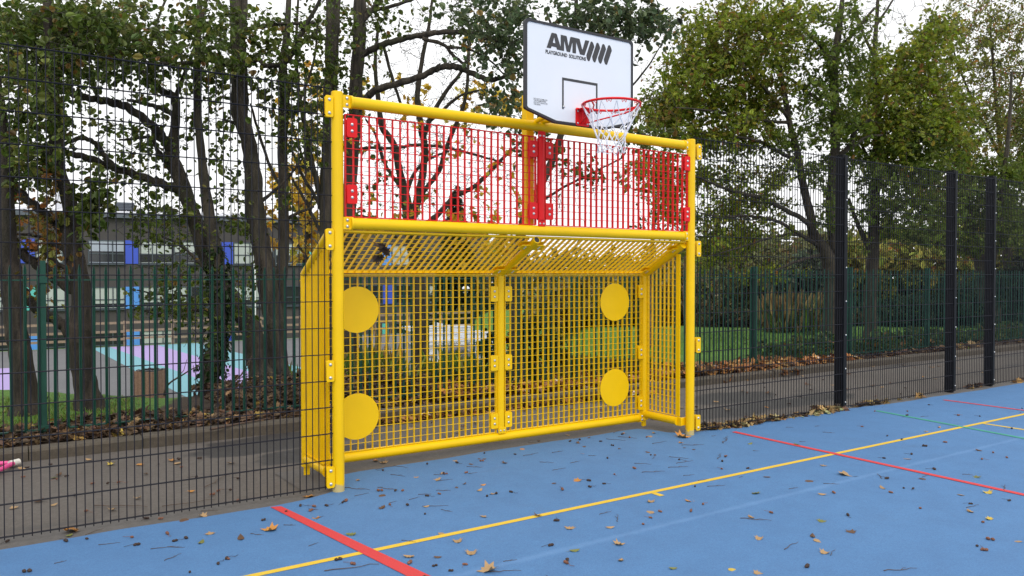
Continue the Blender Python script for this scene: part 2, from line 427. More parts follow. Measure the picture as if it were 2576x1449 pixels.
def mesh_panel(name, o, U, V, w, h, nb, nr, m, parent, bt=.005, bd=.025, rr=.0025, top=None, fw=.005, edges=(1, 1, 1, 1), ft=.006):
    """flat bars on edge along V, round rods along U welded on their front; N = U x V is the front"""
    o, U, V = (np.array(x, float) for x in (o, U, V)); N = np.cross(U, V); N /= np.linalg.norm(N); mb = MB()
    tf = top or (lambda u: h)
    back = -N * bd / 2
    for i in range(1, nb):
        u = w * i / nb; hh = tf(u)
        mb.box(o + U * u + V * hh / 2 + back, (bt, hh, bd), U, V, N)
    for j in range(1, nr):
        v = h * j / nr
        us = [u for u in np.linspace(0, w, 41) if tf(u) >= v]
        if len(us) < 2: continue
        a, b = us[0], us[-1]
        mb.tube([o + U * a + V * v + N * rr, o + U * b + V * v + N * rr], rr, 6, False)
    if edges[0]: mb.box(o + V * tf(0) / 2 + back, (ft, tf(0), bd + .004), U, V, N)
    if edges[1]: mb.box(o + U * w + V * tf(w) / 2 + back, (ft, tf(w), bd + .004), U, V, N)
    if edges[2]: mb.box(o + U * w / 2 + back, (w + ft, ft, bd + .002), U, V, N)
    if edges[3]:
        p0, p1 = o + V * tf(0), o + U * w + V * tf(w); L = np.linalg.norm(p1 - p0); d = (p1 - p0) / L
        mb.box((p0 + p1) / 2 + back, (L + ft, ft, bd + .002), d, np.cross(N, d), N)
    return mb.build(name, m, parent, 40)

# red panels between the two bars, with the red column that joins them
RZ0, RZ1 = 2.075, 2.845
mesh_panel('red_mesh_panel', (.062, -.012, RZ0), X, Z, 1.750, RZ1 - RZ0, 27, 12, red, goal, .0065, .025, .0030)
mesh_panel('red_mesh_panel', (1.915, -.012, RZ0), X, Z, 1.765, RZ1 - RZ0, 27, 12, red, goal, .0065, .025, .0030)
XC = 1.862
mb = MB(); mb.tube([(XC, -.012, 2.118), (XC, -.012, 2.835)], .034, 20); mb.build('red_column', red, goal)
for zz in (2.093, 2.862):
    bracket((XC, -.022, zz), .078, .066, red, goal, *FR, .008, ((-.24, -.1), (.24, -.1)), name='column_plate', rad=.012, br=.010)
for px, zs in ((.108, (2.745, 2.245)), (XC - .085, (2.735, 2.195)), (XC + .085, (2.735, 2.195)), (W - .072, (2.755, 2.245))):
    for zz in zs:
        bracket((px, -.020, zz), .084, .145, red, goal, *FR, .007, ((0, .17), (0, -.17)), .032, 'panel_clamp')

# rear wall
for px in (GX0, GX1):
    mb = MB(); mb.tube([(px, GY, .075), (px, GY, ZR + .012)], .043, 24); mb.build('rear_post', yel, goal)
    mb = MB(); mb.box((px, GY, .035), (.05, .012, .10)); mb.box((px, GY + .02, .035), (.012, .04, .10)); mb.build('rear_foot', yel, goal, 0, .002)
mb = MB(); mb.tube([(1.825, GY, .172), (1.825, GY, ZR)], .041, 24)
mb.build('rear_post', yel, goal)
mb = MB(); mb.tube([(GX0 + .10, GY, .098), (GX1 - .085, GY, .098)], .041, 24)
for px in (GX0 + .10, GX1 - .09): mb.tube([(px - .006, GY, .098), (px + .006, GY, .098)], .046, 24)
mb.build('rear_rail', yel, goal)
bracket((1.825, GY - .034, .165), .085, .06, yel, goal, *FR, .008, ((-.24, 0), (.24, 0)), name='column_plate', rad=.012, br=.010)
bracket((GX1 - .055, GY - .010, .098), .075, .085, yel, goal, *FR, .012, ((.1, .22), (.1, -.22)), name='end_plate', rad=.012)
PZ0 = .145; PH = 1.622 - PZ0
mesh_panel('goal_mesh_panel', (.005, GY - .012, PZ0), X, Z, 1.770, PH, 27, 23, yel, goal)
mesh_panel('goal_mesh_panel', (1.875, GY - .012, PZ0), X, Z, 1.735, PH, 27, 23, yel, goal)
for cx_, cz_ in ((.385, 1.342), (.382, .440), (3.228, 1.350), (3.228, .455)):
    mb = MB(); mb.tube([(cx_, GY - .026, cz_), (cx_, GY - .020, cz_)], .195, 72); mb.build('target_disc', yel, goal, 30)
for zz, hh in ((1.455, .145), (.805, .145), (.258, .145)):
    for px in (1.825 - .078, 1.825 + .078, GX1 - .068):
        bracket((px, GY - .022, zz), .080, hh, yel, goal, *FR, .007, ((0, .18), (0, -.18)), .034, 'panel_clamp')

# sloping roof
RZT = 1.955
sl = np.array((0, GY - .04, ZR - RZT)); SL = np.linalg.norm(sl); sv = -sl / SL
lo_ = np.array((.0, GY - .01, ZR + .010))
mesh_panel('roof_mesh_panel', lo_ + X * .045, X, sv, 1.735, SL - .02, 27, 10, yel, goal, fw=.01)
mesh_panel('roof_mesh_panel', lo_ + X * 1.865, X, sv, 1.755, SL - .02, 27, 10, yel, goal, fw=.01)
mb = MB(); mb.box((W / 2, .03, RZT + .012), (W - .11, .05, .016)); mb.build('roof_angle', yel, goal, 0, .002)
mb = MB(); mb.box((1.82, GY - .035, ZR - .006), (3.56, .03, .010)); mb.build('roof_angle', yel, goal, 0, .002)
for px in (1.825, GX1, GX0):
    a, b = np.array((px, -.005 if px == 1.825 else .035, RZT - .012)), np.array((px, GY, ZR - .0))
    mb = MB(); mb.tube([a, b], .034 if px == 1.825 else .043, 22)
    if px == 1.825: mb.tube([a - (b - a) * .001, a + (b - a) * .06], .036, 22, False)
    mb.build('rafter', yel, goal)
    d = (b - a) / np.linalg.norm(b - a); nrm = np.cross(X, -d)
    if px == 1.825:
        mb = MB(); mb.tube([a - d * .0015, a - d * .0025], .026, 18); mb.build('tube_mouth_shade', M['edge'], goal)  # black disc on the capped end, painted shade of the open tube
    for q in (.15, .85):
        c = a + (b - a) * q
        for sx in ((-.075, .075) if px == 1.825 else ((-.06,) if px > 1 else (.07,))):
            bracket(c + X * sx + nrm * .018, .10, .085, yel, goal, X, -d, .008, ((0, .15), (0, -.15)), .03, 'panel_clamp', br=.009)
# side walls
for px, q in ((GX1, -1), (GX0, 1)):
    mb = MB(); mb.tube([(px, GY, .135), (px, .105, .135)], .041, 24)
    mb.tube([(px, .108, .135), (px, .096, .135)], .047, 24); mb.build('side_rail', yel, goal)
    U = np.array((0, -1., 0)) if q == -1 else np.array((0, -1., 0))
    o = np.array((px, GY - .05, .185)); wd = .42
    tp = lambda u: (ZR - .02 - .185) + (u + .05) / GY * (RZT - ZR - .03)
    if q == -1: mesh_panel('side_mesh_panel', o + X * .002, U, Z, wd, tp(wd), 7, 26, yel, goal, top=tp)
    else: mesh_panel('side_mesh_panel', (px - .0, GY - .05 - wd, .185), Y, Z, wd, tp(wd), 7, 26, yel, goal, top=lambda u: tp(wd - u), edges=(1, 1, 1, 1))
    yb = GY - .05 - wd - .03; ht = tp(wd)
    mb = MB(); mb.box((px, yb, .185 + ht / 2), (.012, .055, ht)); mb.build('side_upright', yel, goal, 0, .002)
    bracket((px + q * .012, .075, .135), .075, .090, yel, goal, Y * -q, Z, .010, ((.18 * q, .22), (.18 * q, -.22)), name='end_plate', rad=.012)
    mb = MB(); mb.box((px * .5 + (0 if px < 1 else W) * .5, .055, .135), (abs(px - (0 if px < 1 else W)) + .03, .03, .08)); mb.build('end_plate', yel, goal, 0, .003)

# ------------------------------------------------------------------ the basketball hoop
BX, BY = 1.872, -.55
hoop = thing('basketball_hoop', (BX, .12, 2.1), 'white basketball backboard with red ring and white net above the yellow crossbar', 'basketball hoop')
mb = MB(); mb.box((1.835, .115, 2.66), (.07, .012, 1.16)); mb.box((1.800, .15, 2.66), (.012, .075, 1.16)); mb.box((1.870, .15, 2.66), (.012, .075, 1.16))
mb.build('support_post', yel, hoop, 0, .002)
mb = MB()
for za, zb, xa in ((2.98, 2.99, 1.72), (2.98, 2.99, 2.02), (3.2, 3.4, 1.72), (3.2, 3.4, 2.02)):
    mb.tube([(1.835, .11, za), (xa, BY + .03, zb)], .022, 10)
mb.box((1.87, BY + .035, 3.2), (.40, .03, .05)); mb.box((1.72, BY + .03, 3.2), (.05, .03, .62)); mb.box((2.02, BY + .03, 3.2), (.05, .03, .62))
mb.build('support_arm', yel, hoop, 30)
mb = MB(); mb.prism([(1.80, 2.90), (1.80, 2.985), (1.62, 2.985), (1.70, 2.955), (1.76, 2.90)], (0, .05, 0), X, Z, .012); mb.build('gusset', yel, hoop, 0)
ZB0, ZB1 = 2.852, 3.638
def outline(i=0.0, r=.03):
    hw, lo, mid, sh = .56 - i, ZB0 + i, .262 - i * .3, 2.932 + i * .6
    pts = []
    for cx_, cz_, a0 in ((hw - r, ZB1 - i - r, 0), (-hw + r, ZB1 - i - r, 90)):
        for k in range(5):
            a = math.radians(a0 + 22.5 * k); pts.append((BX + cx_ + r * math.cos(a), cz_ + r * math.sin(a)))
    return pts + [(BX - hw, sh + .012), (BX - hw + .012, sh), (BX - mid - .01, lo + .002), (BX - mid + .01, lo), (BX + mid - .01, lo), (BX + mid + .01, lo + .002), (BX + hw - .012, sh), (BX + hw, sh + .012)]
mb = MB(); mb.prism(outline(.012), (0, BY, 0), X, Z, .020); board = mb.build('backboard', M['board'], hoop, 0)
# black edge trim: a ring round the board
def ring_prism(outer, inner, y0, th):
    k = len(outer); mb = MB()
    vs = [(a, y0, b) for a, b in outer] + [(a, y0, b) for a, b in inner] + [(a, y0 - th, b) for a, b in outer] + [(a, y0 - th, b) for a, b in inner]
    fs = []
    for i in range(k):
        j = (i + 1) % k
        fs += [(2 * k + i, 2 * k + j, 3 * k + j, 3 * k + i), (i, k + i, k + j, j), (i, j, 2 * k + j, 2 * k + i), (k + i, 3 * k + i, 3 * k + j, k + j)]
    return mb.add(vs, fs)
ring_prism(outline(0), outline(.020), BY + .004, .031).build('edge_trim', M['edge'], board, 0)
FY = BY - .0215
def flat(name, polys, m, parent, th=.0012, y=FY):
    mb = MB()
    for p in polys: mb.prism(p, (0, y + th, 0), X, Z, th)
    return mb.build(name, m, parent, 0)
# target square: traced in the photograph (three sides painted)
P0 = (2080, 60); PS = 2.275
def bp(x, y, ox=2080, oy=60, s=2.275):
    p = YP((ox + x / s) / S, (oy + y / s) / S, FY); return (p[0], p[2])
sq0, sq1, sqt = bp(384, 566), bp(706, 624), None
xl, xr, zt = sq0[0], sq1[0], (sq0[1] + sq1[1]) / 2
zb = bp(384, 815)[1] - .035
t_ = .016
flat('target_square', [[(xl, zb), (xl + t_, zb), (xl + t_, zt), (xl, zt)], [(xr - t_, zb), (xr, zb), (xr, zt), (xr - t_, zt)], [(xl + t_, zt - t_ * 1.3), (xr - t_, zt - t_ * 1.3), (xr - t_, zt), (xl + t_, zt)]], M['ink'], board)
# the three big letters and four slanted bars
def lg(pts): return [bp(x, y, 2170, 120, 5.02) for x, y in pts]
left_ = [(85, 345), (180, 62), (195, 55), (235, 63), (235, 150), (208, 250), (210, 255), (234, 261), (234, 337), (190, 327), (180, 332), (172, 362), (162, 368), (88, 352)]
rest_ = [(235, 63), (275, 72), (290, 92), (360, 325), (366, 325), (367, 95), (475, 118), (487, 130), (520, 312), (526, 308), (560, 142), (572, 137), (735, 175), (747, 188), (798, 395), (806, 388), (858, 210), (868, 203), (940, 220),
         (848, 500), (838, 508), (765, 492), (752, 480), (680, 250), (675, 255), (673, 465), (664, 472), (610, 460), (602, 450), (604, 258), (598, 258), (555, 440), (545, 446), (495, 434), (483, 422), (442, 222), (437, 225), (433, 415),
         (424, 422), (300, 395), (290, 385), (278, 347), (234, 337), (234, 261), (250, 266), (258, 262), (238, 150), (235, 150)]
bar_ = [(880, 512), (968, 240), (980, 230), (995, 233), (1010, 248), (1030, 295), (1040, 340), (948, 615), (935, 627), (918, 620), (900, 595), (888, 560)]
fix = lambda p: p if sum(p[i][0] * p[(i + 1) % len(p)][1] - p[(i + 1) % len(p)][0] * p[i][1] for i in range(len(p))) > 0 else p[::-1]
mb = MB()
for p in [lg(left_), lg(rest_)] + [lg([(x + k, y + j) for x, y in bar_]) for k, j in ((0, 0), (118, 25), (235, 50), (352, 74))]: mb.prism(fix(p), (0, FY + .001, 0), X, Z, .0014)
mb.build('lettering', M['ink'], board, 0)
def text(name, s, xz0, xz1, h, m, parent, bold=0.0, space=1.0, line=1.0):
    """text laid on the board, left end at xz0, fitted to reach xz1"""
    cu = bpy.data.curves.new('text', 'FONT'); cu.body = s; cu.size = 1; cu.offset = bold; cu.space_character = space; cu.space_line = line
    ob = bpy.data.objects.new('text', cu); COL.objects.link(ob)
    dg = bpy.context.evaluated_depsgraph_get(); me0 = ob.evaluated_get(dg).to_mesh()
    V = np.array([v.co[:] for v in me0.vertices]); F = [tuple(p.vertices) for p in me0.polygons]
    ob.evaluated_get(dg).to_mesh_clear(); bpy.data.objects.remove(ob); bpy.data.curves.remove(cu)
    first = s.split('\n')[0]
    u = (V[:, 0] - V[:, 0].min()) / (V[:, 0].max() - V[:, 0].min())
    wd = xz1[0] - xz0[0]; v = V[:, 1] - V[:, 1].min(); v = v / (v.max() if '\n' in s else .75) * h
    P = np.stack([xz0[0] + u * wd, np.full(len(u), FY - .0004), xz0[1] + (xz1[1] - xz0[1]) * u + v], 1)
    mb = MB(); mb.add(P, F); return mb.build(name, m, parent, 0)
a, b = bp(233, 340), bp(600, 412)
zmean = (bp(233, 340)[1] + bp(600, 414)[1]) / 2
text('slogan', 'PLAYGROUND  SOLUTIONS', (a[0], zmean - .006), (b[0], zmean - .006), .030, M['ink'], board, .035, .98)
a, b = bp(124, 815), bp(250, 790)
text('warning_text', 'DO NOT CLIMB ON\nTHE FRAMEWORK\nDO NOT HANG ON\nTHE RING', (a[0], bp(124, 815)[1]), (b[0], bp(124, 815)[1]), bp(124, 752)[1] - bp(124, 815)[1], M['ink'], board, .004, 1, .92)
a = bp(635, 296, 2200, 340, 2.731); b = bp(835, 322, 2200, 340, 2.731)
text('web_text', 'www.amvplaygrounds.co.uk', (a[0], (a[1] + b[1]) / 2), (b[0], (a[1] + b[1]) / 2), .012, M['ink'], board, .002)
for q in ((152, 236), (498, 288)):
    a = bp(q[0], q[1], 2200, 340, 2.731); bolt((a[0], FY, a[1]), (0, -1, 0), board, .010)
# ring with its bracket
RX, RY, RZ, RR = 1.890, -.925, 2.968, .226
mb = MB(); mb.tube([(RX + RR * math.cos(t), RY + RR * math.sin(t), RZ) for t in np.linspace(0, 2 * PI, 49)], .0095, 10, False)
for k in range(12):     # net hooks
    a0 = 2 * PI * (k + .5) / 12; p = [np.array((RX + (RR) * math.cos(a0 + da), RY + RR * math.sin(a0 + da), RZ + dz)) for da, dz in ((-.09, -.006), (-.06, -.028), (-.02, -.014), (.02, -.014), (.06, -.028), (.09, -.006))]
    mb.tube(p, .0028, 5)
ringo = mb.build('ring', red, hoop)
pz = 2.93
mb = MB(); mb.prism(rrect(.135, .145, .012), (RX - .012, FY - .001, pz - .004), X, Z, .008)
mb.box((RX - .012, FY - .05, pz + .052), (.135, .10, .006))
plate = mb.build('ring_plate', red, hoop, 30, .001)
for sx in (-.048, .048):
    for sz in (-.052, .045): bolt((RX - .012 + sx, FY - .010, pz + sz - .004), (0, -1, 0), plate, .009)
mb = MB()
for sx in (-1, 1):
    mb.tube([(RX - .012 + sx * .02, FY - .02, pz - .058), (RX - .012 + sx * .03, FY - .05, pz + .03), (RX + sx * .05, FY - .08, pz + .045), (RX + sx * .085, RY + RR * .93, RZ - .002)], .0075, 8)
    mb.tube([(RX - .012 + sx * .02, FY - .012, pz - .055), (RX + sx * .16, RY + .03, RZ - .045), (RX + sx * .19, RY - .02, RZ - .03), (RX + sx * RR * .98, RY - .03, RZ - .004)], .006, 8)
mb.build('ring_brace', red, hoop)
# net: a diamond mesh that narrows downwards
mb = MB(); NK = 12; lv = [(0, RR), (-.115, .168), (-.185, .132), (-.24, .110), (-.29, .100), (-.33, .100), (-.36, .106)]
jr = random.Random(3)
def npt(i, k):
    z, r = lv[i]; a = 2 * PI * (k + (.5 if i % 2 else 0)) / NK + jr.uniform(-.02, .02) * 0
    off = (math.sin(k * 2.7 + i) * .010 * (i > 0), math.cos(k * 1.9 + i * 2) * .010 * (i > 0), math.sin(k * 1.3 + i * 1.7) * .012 * (i > 0))
    return np.array((RX + r * math.cos(a) + off[0], RY + r * math.sin(a) + off[1], RZ - .012 + z + off[2]))
for i in range(len(lv) - 1):
    for k in range(NK):
        a = npt(i, k)
        for kk in ((k, k - 1) if i % 2 == 0 else (k, k + 1)):
            b = npt(i + 1, kk % NK); m_ = (a + b) / 2 + np.array((0, 0, -.006)); mb.tube([a, m_, b], .0036, 5)
mb.build('net', M['net'], hoop)

# ------------------------------------------------------------------ dark twin-wire fence beside the goal
def wire_panel(x0, x1, parent, z0=.035, z1=3.03, y=0.0):
    mb = MB(); n = round((x1 - x0) / .0476)
    for i in range(n + 1):
        x = x0 + (x1 - x0) * i / n; mb.box((x, y, (z0 + z1) / 2 + .004), (.0058, .0058, z1 - z0 + .02))
    for j in range(16):
        z = z0 + .012 + j * .1985
        for yy in (-.0063, .0063): mb.tube([(x0 - .012, y + yy, z), (x1 + .012, y + yy, z)], .0036, 6)
    return mb.build('mesh_panel', M['wire'], parent, 40)
def fence_post(x, parent, z=3.07):
    mb = MB(); mb.box((x, .062, z / 2 - .05), (.062, .10, z + .1)); mb.box((x, .062, z + .003), (.066, .104, .006))
    p = mb.build('post', M['black'], parent, 0, .004)
    mb = MB(); mb.box((x, -.0125, z / 2 + .01), (.060, .006, z - .03)); c = mb.build('clamp_bar', M['black'], p, 0, .0015)
    for k in range(8): bolt((x + .012, -.016, .10 + k * .405), (0, -1, 0), c, .010)
    return p
fl = thing('mesh_fence', (-2.5, 0, 0), 'dark wire mesh fence left of the yellow goal, in front of the tarmac path', 'fence')
for a, b in ((-2.56, -.055), (-5.06, -2.56)): wire_panel(a + .02, b, fl)
for x in (-2.56, -5.06): fence_post(x, fl)
fr = thing('mesh_fence', (8.9, 0, 0), 'dark wire mesh fence with three tall black posts, right of the yellow goal', 'fence')
xs = [W + .055, 6.345, 8.875, 9.965, 12.47, 14.97]
for a, b in zip(xs, xs[1:]): wire_panel(a, b - .0, fr)
for x in xs[1:]: fence_post(x, fr)

# ------------------------------------------------------------------ green palisade fence
PY, PZB, PZT = 3.05, .12, 1.728
pf = thing('palisade_fence', (6, PY, 0), 'green steel palisade fence with upright pales behind the tarmac path', 'fence')
pitch = .1135 * 1.0
posts = [8.49 + 2.57 * k for k in range(-5, 1)] + [8.49 + 2.70 * k for k in range(1, 7)]
for a, b in zip(posts, posts[1:]):
    mb = MB(); n = 23
    far = a > 11
    for i in range(n):
        x = a + .09 + (b - a - .13) * i / (n - 1) if not far else a + .09 + (b - a - .13) * i / (n - 1)
        zt = PZT + rnd.uniform(-.012, .012); tx = rnd.uniform(-.006, .006)
        prof = [(-.022, 0), (-.012, -.012), (0, -.004), (.012, -.012), (.022, 0), (.012, -.0095), (0, -.0015), (-.012, -.0095)]
        k = len(prof); vs = []
        for zz, sc in ((PZB, 1), (zt - .055, 1), (zt, .25)):
            vs += [(x + tx * zz + p * sc * .62, PY + q - .004, zz) for p, q in prof]
        fs = [(r * k + j, r * k + (j + 1) % k, (r + 1) * k + (j + 1) % k, (r + 1) * k + j) for r in range(2) for j in range(k)] + [tuple(range(2 * k, 3 * k))]
        mb.add(vs, fs)
    mb.build('pale_panel', M['pale'], pf, 0)
    for z in (PZB + .03, 1.585): mb = MB(); mb.box(((a + b) / 2, PY + .024, z), (b - a - .06, .045, .013)); mb.build('rail', M['pale'], pf, 0)
for x in posts:
    mb = MB(); mb.box((x, PY + .0, .84), (.046, .006, 1.86)); mb.box((x, PY + .10, .84), (.046, .006, 1.86)); mb.box((x, PY + .05, .84), (.006, .094, 1.86))
    mb.box((x, PY - .008, 1.585), (.09, .010, .06)); mb.box((x, PY - .008, .165), (.09, .010, .06))
    mb.build('post', M['pale'], pf, 0, .002)
# ------------------------------------------------------------------ ground
def smooth(t): t = np.clip(t, 0, 1); return t * t * (3 - 2 * t)
PLZ = -1.3
def xe(y): return 9.0 + .37 * y                 # edge between playground tarmac and lawn
def hgt(x, y):
    x = np.asarray(x, float); y = np.asarray(y, float)
    yc = 5.1 + np.maximum(0, -.3 - x) * 1.15
    top = .085 + .015 * np.sin(x * 1.7 + y) + .012 * np.sin(x * 4.1) * np.cos(y * 3.3) - .03 * smooth((y - 3.4) / 2)
    left = top + (PLZ - .02 - top) * smooth((y - yc) / 2.6)
    right = .085 * (1 - smooth((y - 4) / 6)) - .012 * np.maximum(0, y - 6) + .02 * np.sin(x * .9) * np.sin(y * .7)
    k = smooth((x - xe(y) + 2.2) / 2.2)
    z = left + (right - left) * k
    far = smooth((y - 30.5) / 6) * (1 - smooth((x - 24) / 10))
    return z + (-5.4 - z) * far
def sheet(name, xs_, ys_, zf, m, attr=None):
    XX, YY = np.meshgrid(xs_, ys_); ZZ = zf(XX, YY); nx, ny = len(xs_), len(ys_)
    V = np.stack([XX.ravel(), YY.ravel(), ZZ.ravel()], 1)
    i = np.arange(nx * ny).reshape(ny, nx)
    F = np.stack([i[:-1, :-1], i[:-1, 1:], i[1:, 1:], i[1:, :-1]], -1).reshape(-1, 4)
    me = np_mesh(name, V, np.full(len(F), 4), F.ravel()); me.materials.append(m); me.shade_smooth()
    if attr is not None:
        a = me.attributes.new('bare', 'FLOAT', 'POINT'); a.data.foreach_set('value', attr(V[:, 0], V[:, 1]).astype(np.float32))
    o = bpy.data.objects.new(name, me); COL.objects.link(o); return o
def ground_mat():
    t = NT('grass_and_bare_soil')
    at = t.new('ShaderNodeAttribute', attribute_name='bare')
    a = t.noise(1.3, 6, .65); b = t.noise(60, 4, .8); c9 = t.noise(9, 8, .75)
    g = t.ramp(a, [(.3, (.095, .23, .018)), (.7, (.155, .32, .03))])
    g = t.mix(t.ramp(b, [(.4, (.75, .75, .75)), (.6, (0, 0, 0))]), g, (.055, .13, .012, 1))
    g = t.mix(t.ramp(t.noise(7, 6, .75, stretch=(1, 1.6, 1)), [(.36, (.85, .85, .85)), (.52, (0, 0, 0))]), g, (.045, .10, .012, 1))
    g = t.mix(t.ramp(t.noise(2.8, 6, .7), [(.62, (0, 0, 0)), (.74, (.7, .7, .7))]), g, (.16, .15, .055, 1))
    s = t.ramp(c9, [(.3, (.024, .016, .010)), (.55, (.060, .038, .024)), (.8, (.10, .066, .038))])
    s = t.mix(t.ramp(t.noise(45, 5, .8), [(.55, (0, 0, 0)), (.7, (.8, .8, .8))]), s, (.13, .075, .035, 1))
    n = t.new('ShaderNodeMath', operation='MULTIPLY_ADD'); t.link(c9, n.inputs[0]); n.inputs[1].default_value = .7; t.link(at.outputs['Fac'], n.inputs[2])
    f = t.ramp(n.outputs[0], [(.72, (0, 0, 0)), (.95, (1, 1, 1))])
    t.base(t.mix(f, g, s)); t.set(Roughness=.95); t.bump(b, .9, .03); return t.m
def bare(x, y):
    lim = np.where(x < -.8, 3.45, np.where(x < 7.5, 5.9, 3.75))
    lim = np.where((x >= -.8) & (x < .2), 3.45 + (x + .8) * 2.45, lim)
    return np.clip(1.0 - (y - lim) / .5, 0, 1)
XS = np.concatenate([np.arange(-60, -8, 4), np.arange(-8, 20, .25), np.arange(20, 60, 2), np.arange(60, 1000, 60)])
YS = np.concatenate([np.arange(2.52, 9, .15), np.arange(9, 24, .6), np.arange(24, 45, 1), np.arange(45, 120, 8), np.arange(120, 1200, 80)])
tag(sheet('ground', XS, YS, hgt, ground_mat(), bare), kind='structure')
tag(sheet('path', np.linspace(-40, 60, 60), np.linspace(-40, 2.46, 30), lambda x, y: x * 0 - .004, M['path']), kind='structure')
def poly_sheet(name, pts, z, m):
    mb = MB(); mb.add([(a, b, z) for a, b in pts], [tuple(range(len(pts)))]); o = mb.build(name, m, None, 0); return tag(o, kind='structure')
# blue coating, its far edge follows the fence and steps back into the goal
wob = lambda x, s: .012 * math.sin(x * 3.1 + s) + .008 * math.sin(x * 7.7 + s)
edge = [(x, -.115 + wob(x, 0) - .02 * math.sin(x)) for x in np.arange(-14, -.45, .25)] + [(-.30, -.085), (-.10, -.02), (.03, .05), (.09, .30), (.14, .43)]
edge += [(x, .46 + .04 * x / 2 + wob(x, 2)) for x in np.arange(.35, 3.45, .2)] + [(3.50, .52), (3.58, .40), (3.63, .20), (3.80, .055)]
edge += [(x, .045 - .035 * max(0, x - 4) / 3 - .06 * max(0, min(1, (x - 6.8) / .6)) + wob(x, 1)) for x in np.arange(4.0, 30, .25)]
poly_sheet('court', [(30, -40), (-14, -40)][::-1] + edge[::-1] if False else edge + [(30, -40), (-14, -40)], .004, M['court'])
bpy.data.objects['court'].data.flip_normals() if bpy.data.objects['court'].data.polygons[0].normal.z < 0 else None
poly_sheet('bare_strip', [(-14, -.20), (30, -.20), (30, .13), (-14, .16)], .0005, M['strip'])
poly_sheet('concrete_pad', [(-.22, -.05), (W + .1, -.05), (W + .1, .78), (2.2, .72), (-.25, .80)], .0022, M['strip'])
def line(name, pts, m, z=.0062): return poly_sheet(name, pts, z, m)
lw = .05
line('yellow_line', [(-9, -1.325 - .024), (16, -1.325 - .024), (16, -1.325 + .024), (-9, -1.325 + .024)], M['lyel'])
line('yellow_tick', [(1.925, -1.44), (1.972, -1.44), (1.972, -1.3515), (1.925, -1.3515)], M['lyel'])
line('yellow_side_line', [(6.885, -14), (6.935, -14), (6.885, -1.3515), (6.835, -1.3515)], M['lyel'])
ra, rb, rc_, rd = G(680, 1278), G(707, 1276), G(1077, 1449), G(1017, 1449)
line('red_line', [tuple(p[:2]) for p in (ra, rb, rc_, rb + (rc_ - rb) * 3, ra + (rd - ra) * 3, rd)], M['lred'], .0078)
line('red_line_far', [(4.185, -.155), (4.245, -.155), (4.21, -14), (4.15, -14)], M['lred'], .0078)
line('red_line_end', [(8.075, -.27), (8.13, -.27), (8.27, -6), (8.215, -6)], M['lred'], .0078)
line('green_line', [(6.595, -.25), (6.645, -.25), (6.17, -3.6), (6.12, -3.6)], M['lgrn'], .0078)
for n_ in ('yellow_line', 'yellow_tick', 'yellow_side_line', 'red_line', 'red_line_far', 'red_line_end', 'green_line', 'bare_strip', 'concrete_pad'):
    me = bpy.data.objects[n_].data
    if me.polygons[0].normal.z < 0: me.flip_normals()
# kerb stones
mb = MB(); x = -12.0
while x < 40:
    L = .915; dz = rnd.uniform(-.008, .008); dy = rnd.uniform(-.010, .010)
    mb.add([(x + .004, 2.40 + dy, -.02), (x + L - .004, 2.40 + dy, -.02), (x + L - .004, 2.40 + dy, .085 + dz), (x + .004, 2.40 + dy, .085 + dz),
            (x + L - .004, 2.415 + dy, .105 + dz), (x + .004, 2.415 + dy, .105 + dz), (x + L - .004, 2.56 + dy, .110 + dz), (x + .004, 2.56 + dy, .110 + dz)],
           [(0, 1, 2, 3), (3, 2, 4, 5), (5, 4, 6, 7), (1, 6, 4, 2), (0, 3, 5, 7)])
    x += L
tag(mb.build('kerb', M['kerb'], None, 0), kind='structure')
# playground beyond, with its painted stripes
pg = [(-40, 7.3), (11.5, 7.3), (xe(12), 12), (xe(20), 20), (xe(29.6), 29.6), (-40, 29.6)]
poly_sheet('playground', pg, PLZ, M['play'])
def stripe(name, x0, s0, x1, s1, m, ya=9.0, yb=29.3, z=PLZ + .004): poly_sheet(name, [(x0 + s0 * (29.35 - ya), ya), (x1 + s1 * (29.35 - ya), ya), (x1 + s1 * (29.35 - yb), yb), (x0 + s0 * (29.35 - yb), yb)], z, m)
stripe('teal_stripe', .74, .050, 1.40, .086, M['pteal']); stripe('lilac_stripe', 1.40, .086, 3.15, .080, M['ppur']); stripe('teal_stripe', 3.15, .080, 4.70, .090, M['pteal'])
poly_sheet('lilac_patch', [(-9, 17.4), (-1.98, 17.4), (-1.98, 23.3), (-9, 23.3)], PLZ + .004, M['ppur'])

# ------------------------------------------------------------------ school building
AX = DP(223, 690, 50.0); BA = math.radians(-6.2)
UB = np.array((math.cos(BA), math.sin(BA), 0)); NB = np.array((math.sin(BA), -math.cos(BA), 0))
def FP(x, y):
    d = ray(x, y); t = ((AX - CAM) @ NB) / (d @ NB); p = CAM + d * t; return float((p - AX) @ UB), float(p[2])
bld = thing('school_building', (AX[0], AX[1], -5.2), 'long dark brick school building with blue and turquoise panels between its windows', 'building')
bld.rotation_euler = (0, 0, BA); ORG[bld.name] = np.zeros(3)
ZO = 5.2
u0, u1 = FP(-520, 690)[0], FP(1229, 690)[0]
zr = (FP(43, 529.6)[1] + FP(440, 541.5)[1]) / 2
mb = MB(); mb.box(((u0 + u1) / 2, 7, (zr - .3) / 2 - ZO / 2 + ZO), (u1 - u0, 14, zr - .3 + ZO)); wall = mb.build('wall', M['brick'], bld, 0)
mb = MB(); mb.box(((u0 + u1) / 2, 6.9, zr - .13 + ZO), (u1 - u0 + .5, 14.6, .34)); mb.build('fascia', M['gutter'], bld, 0)
mb = MB()
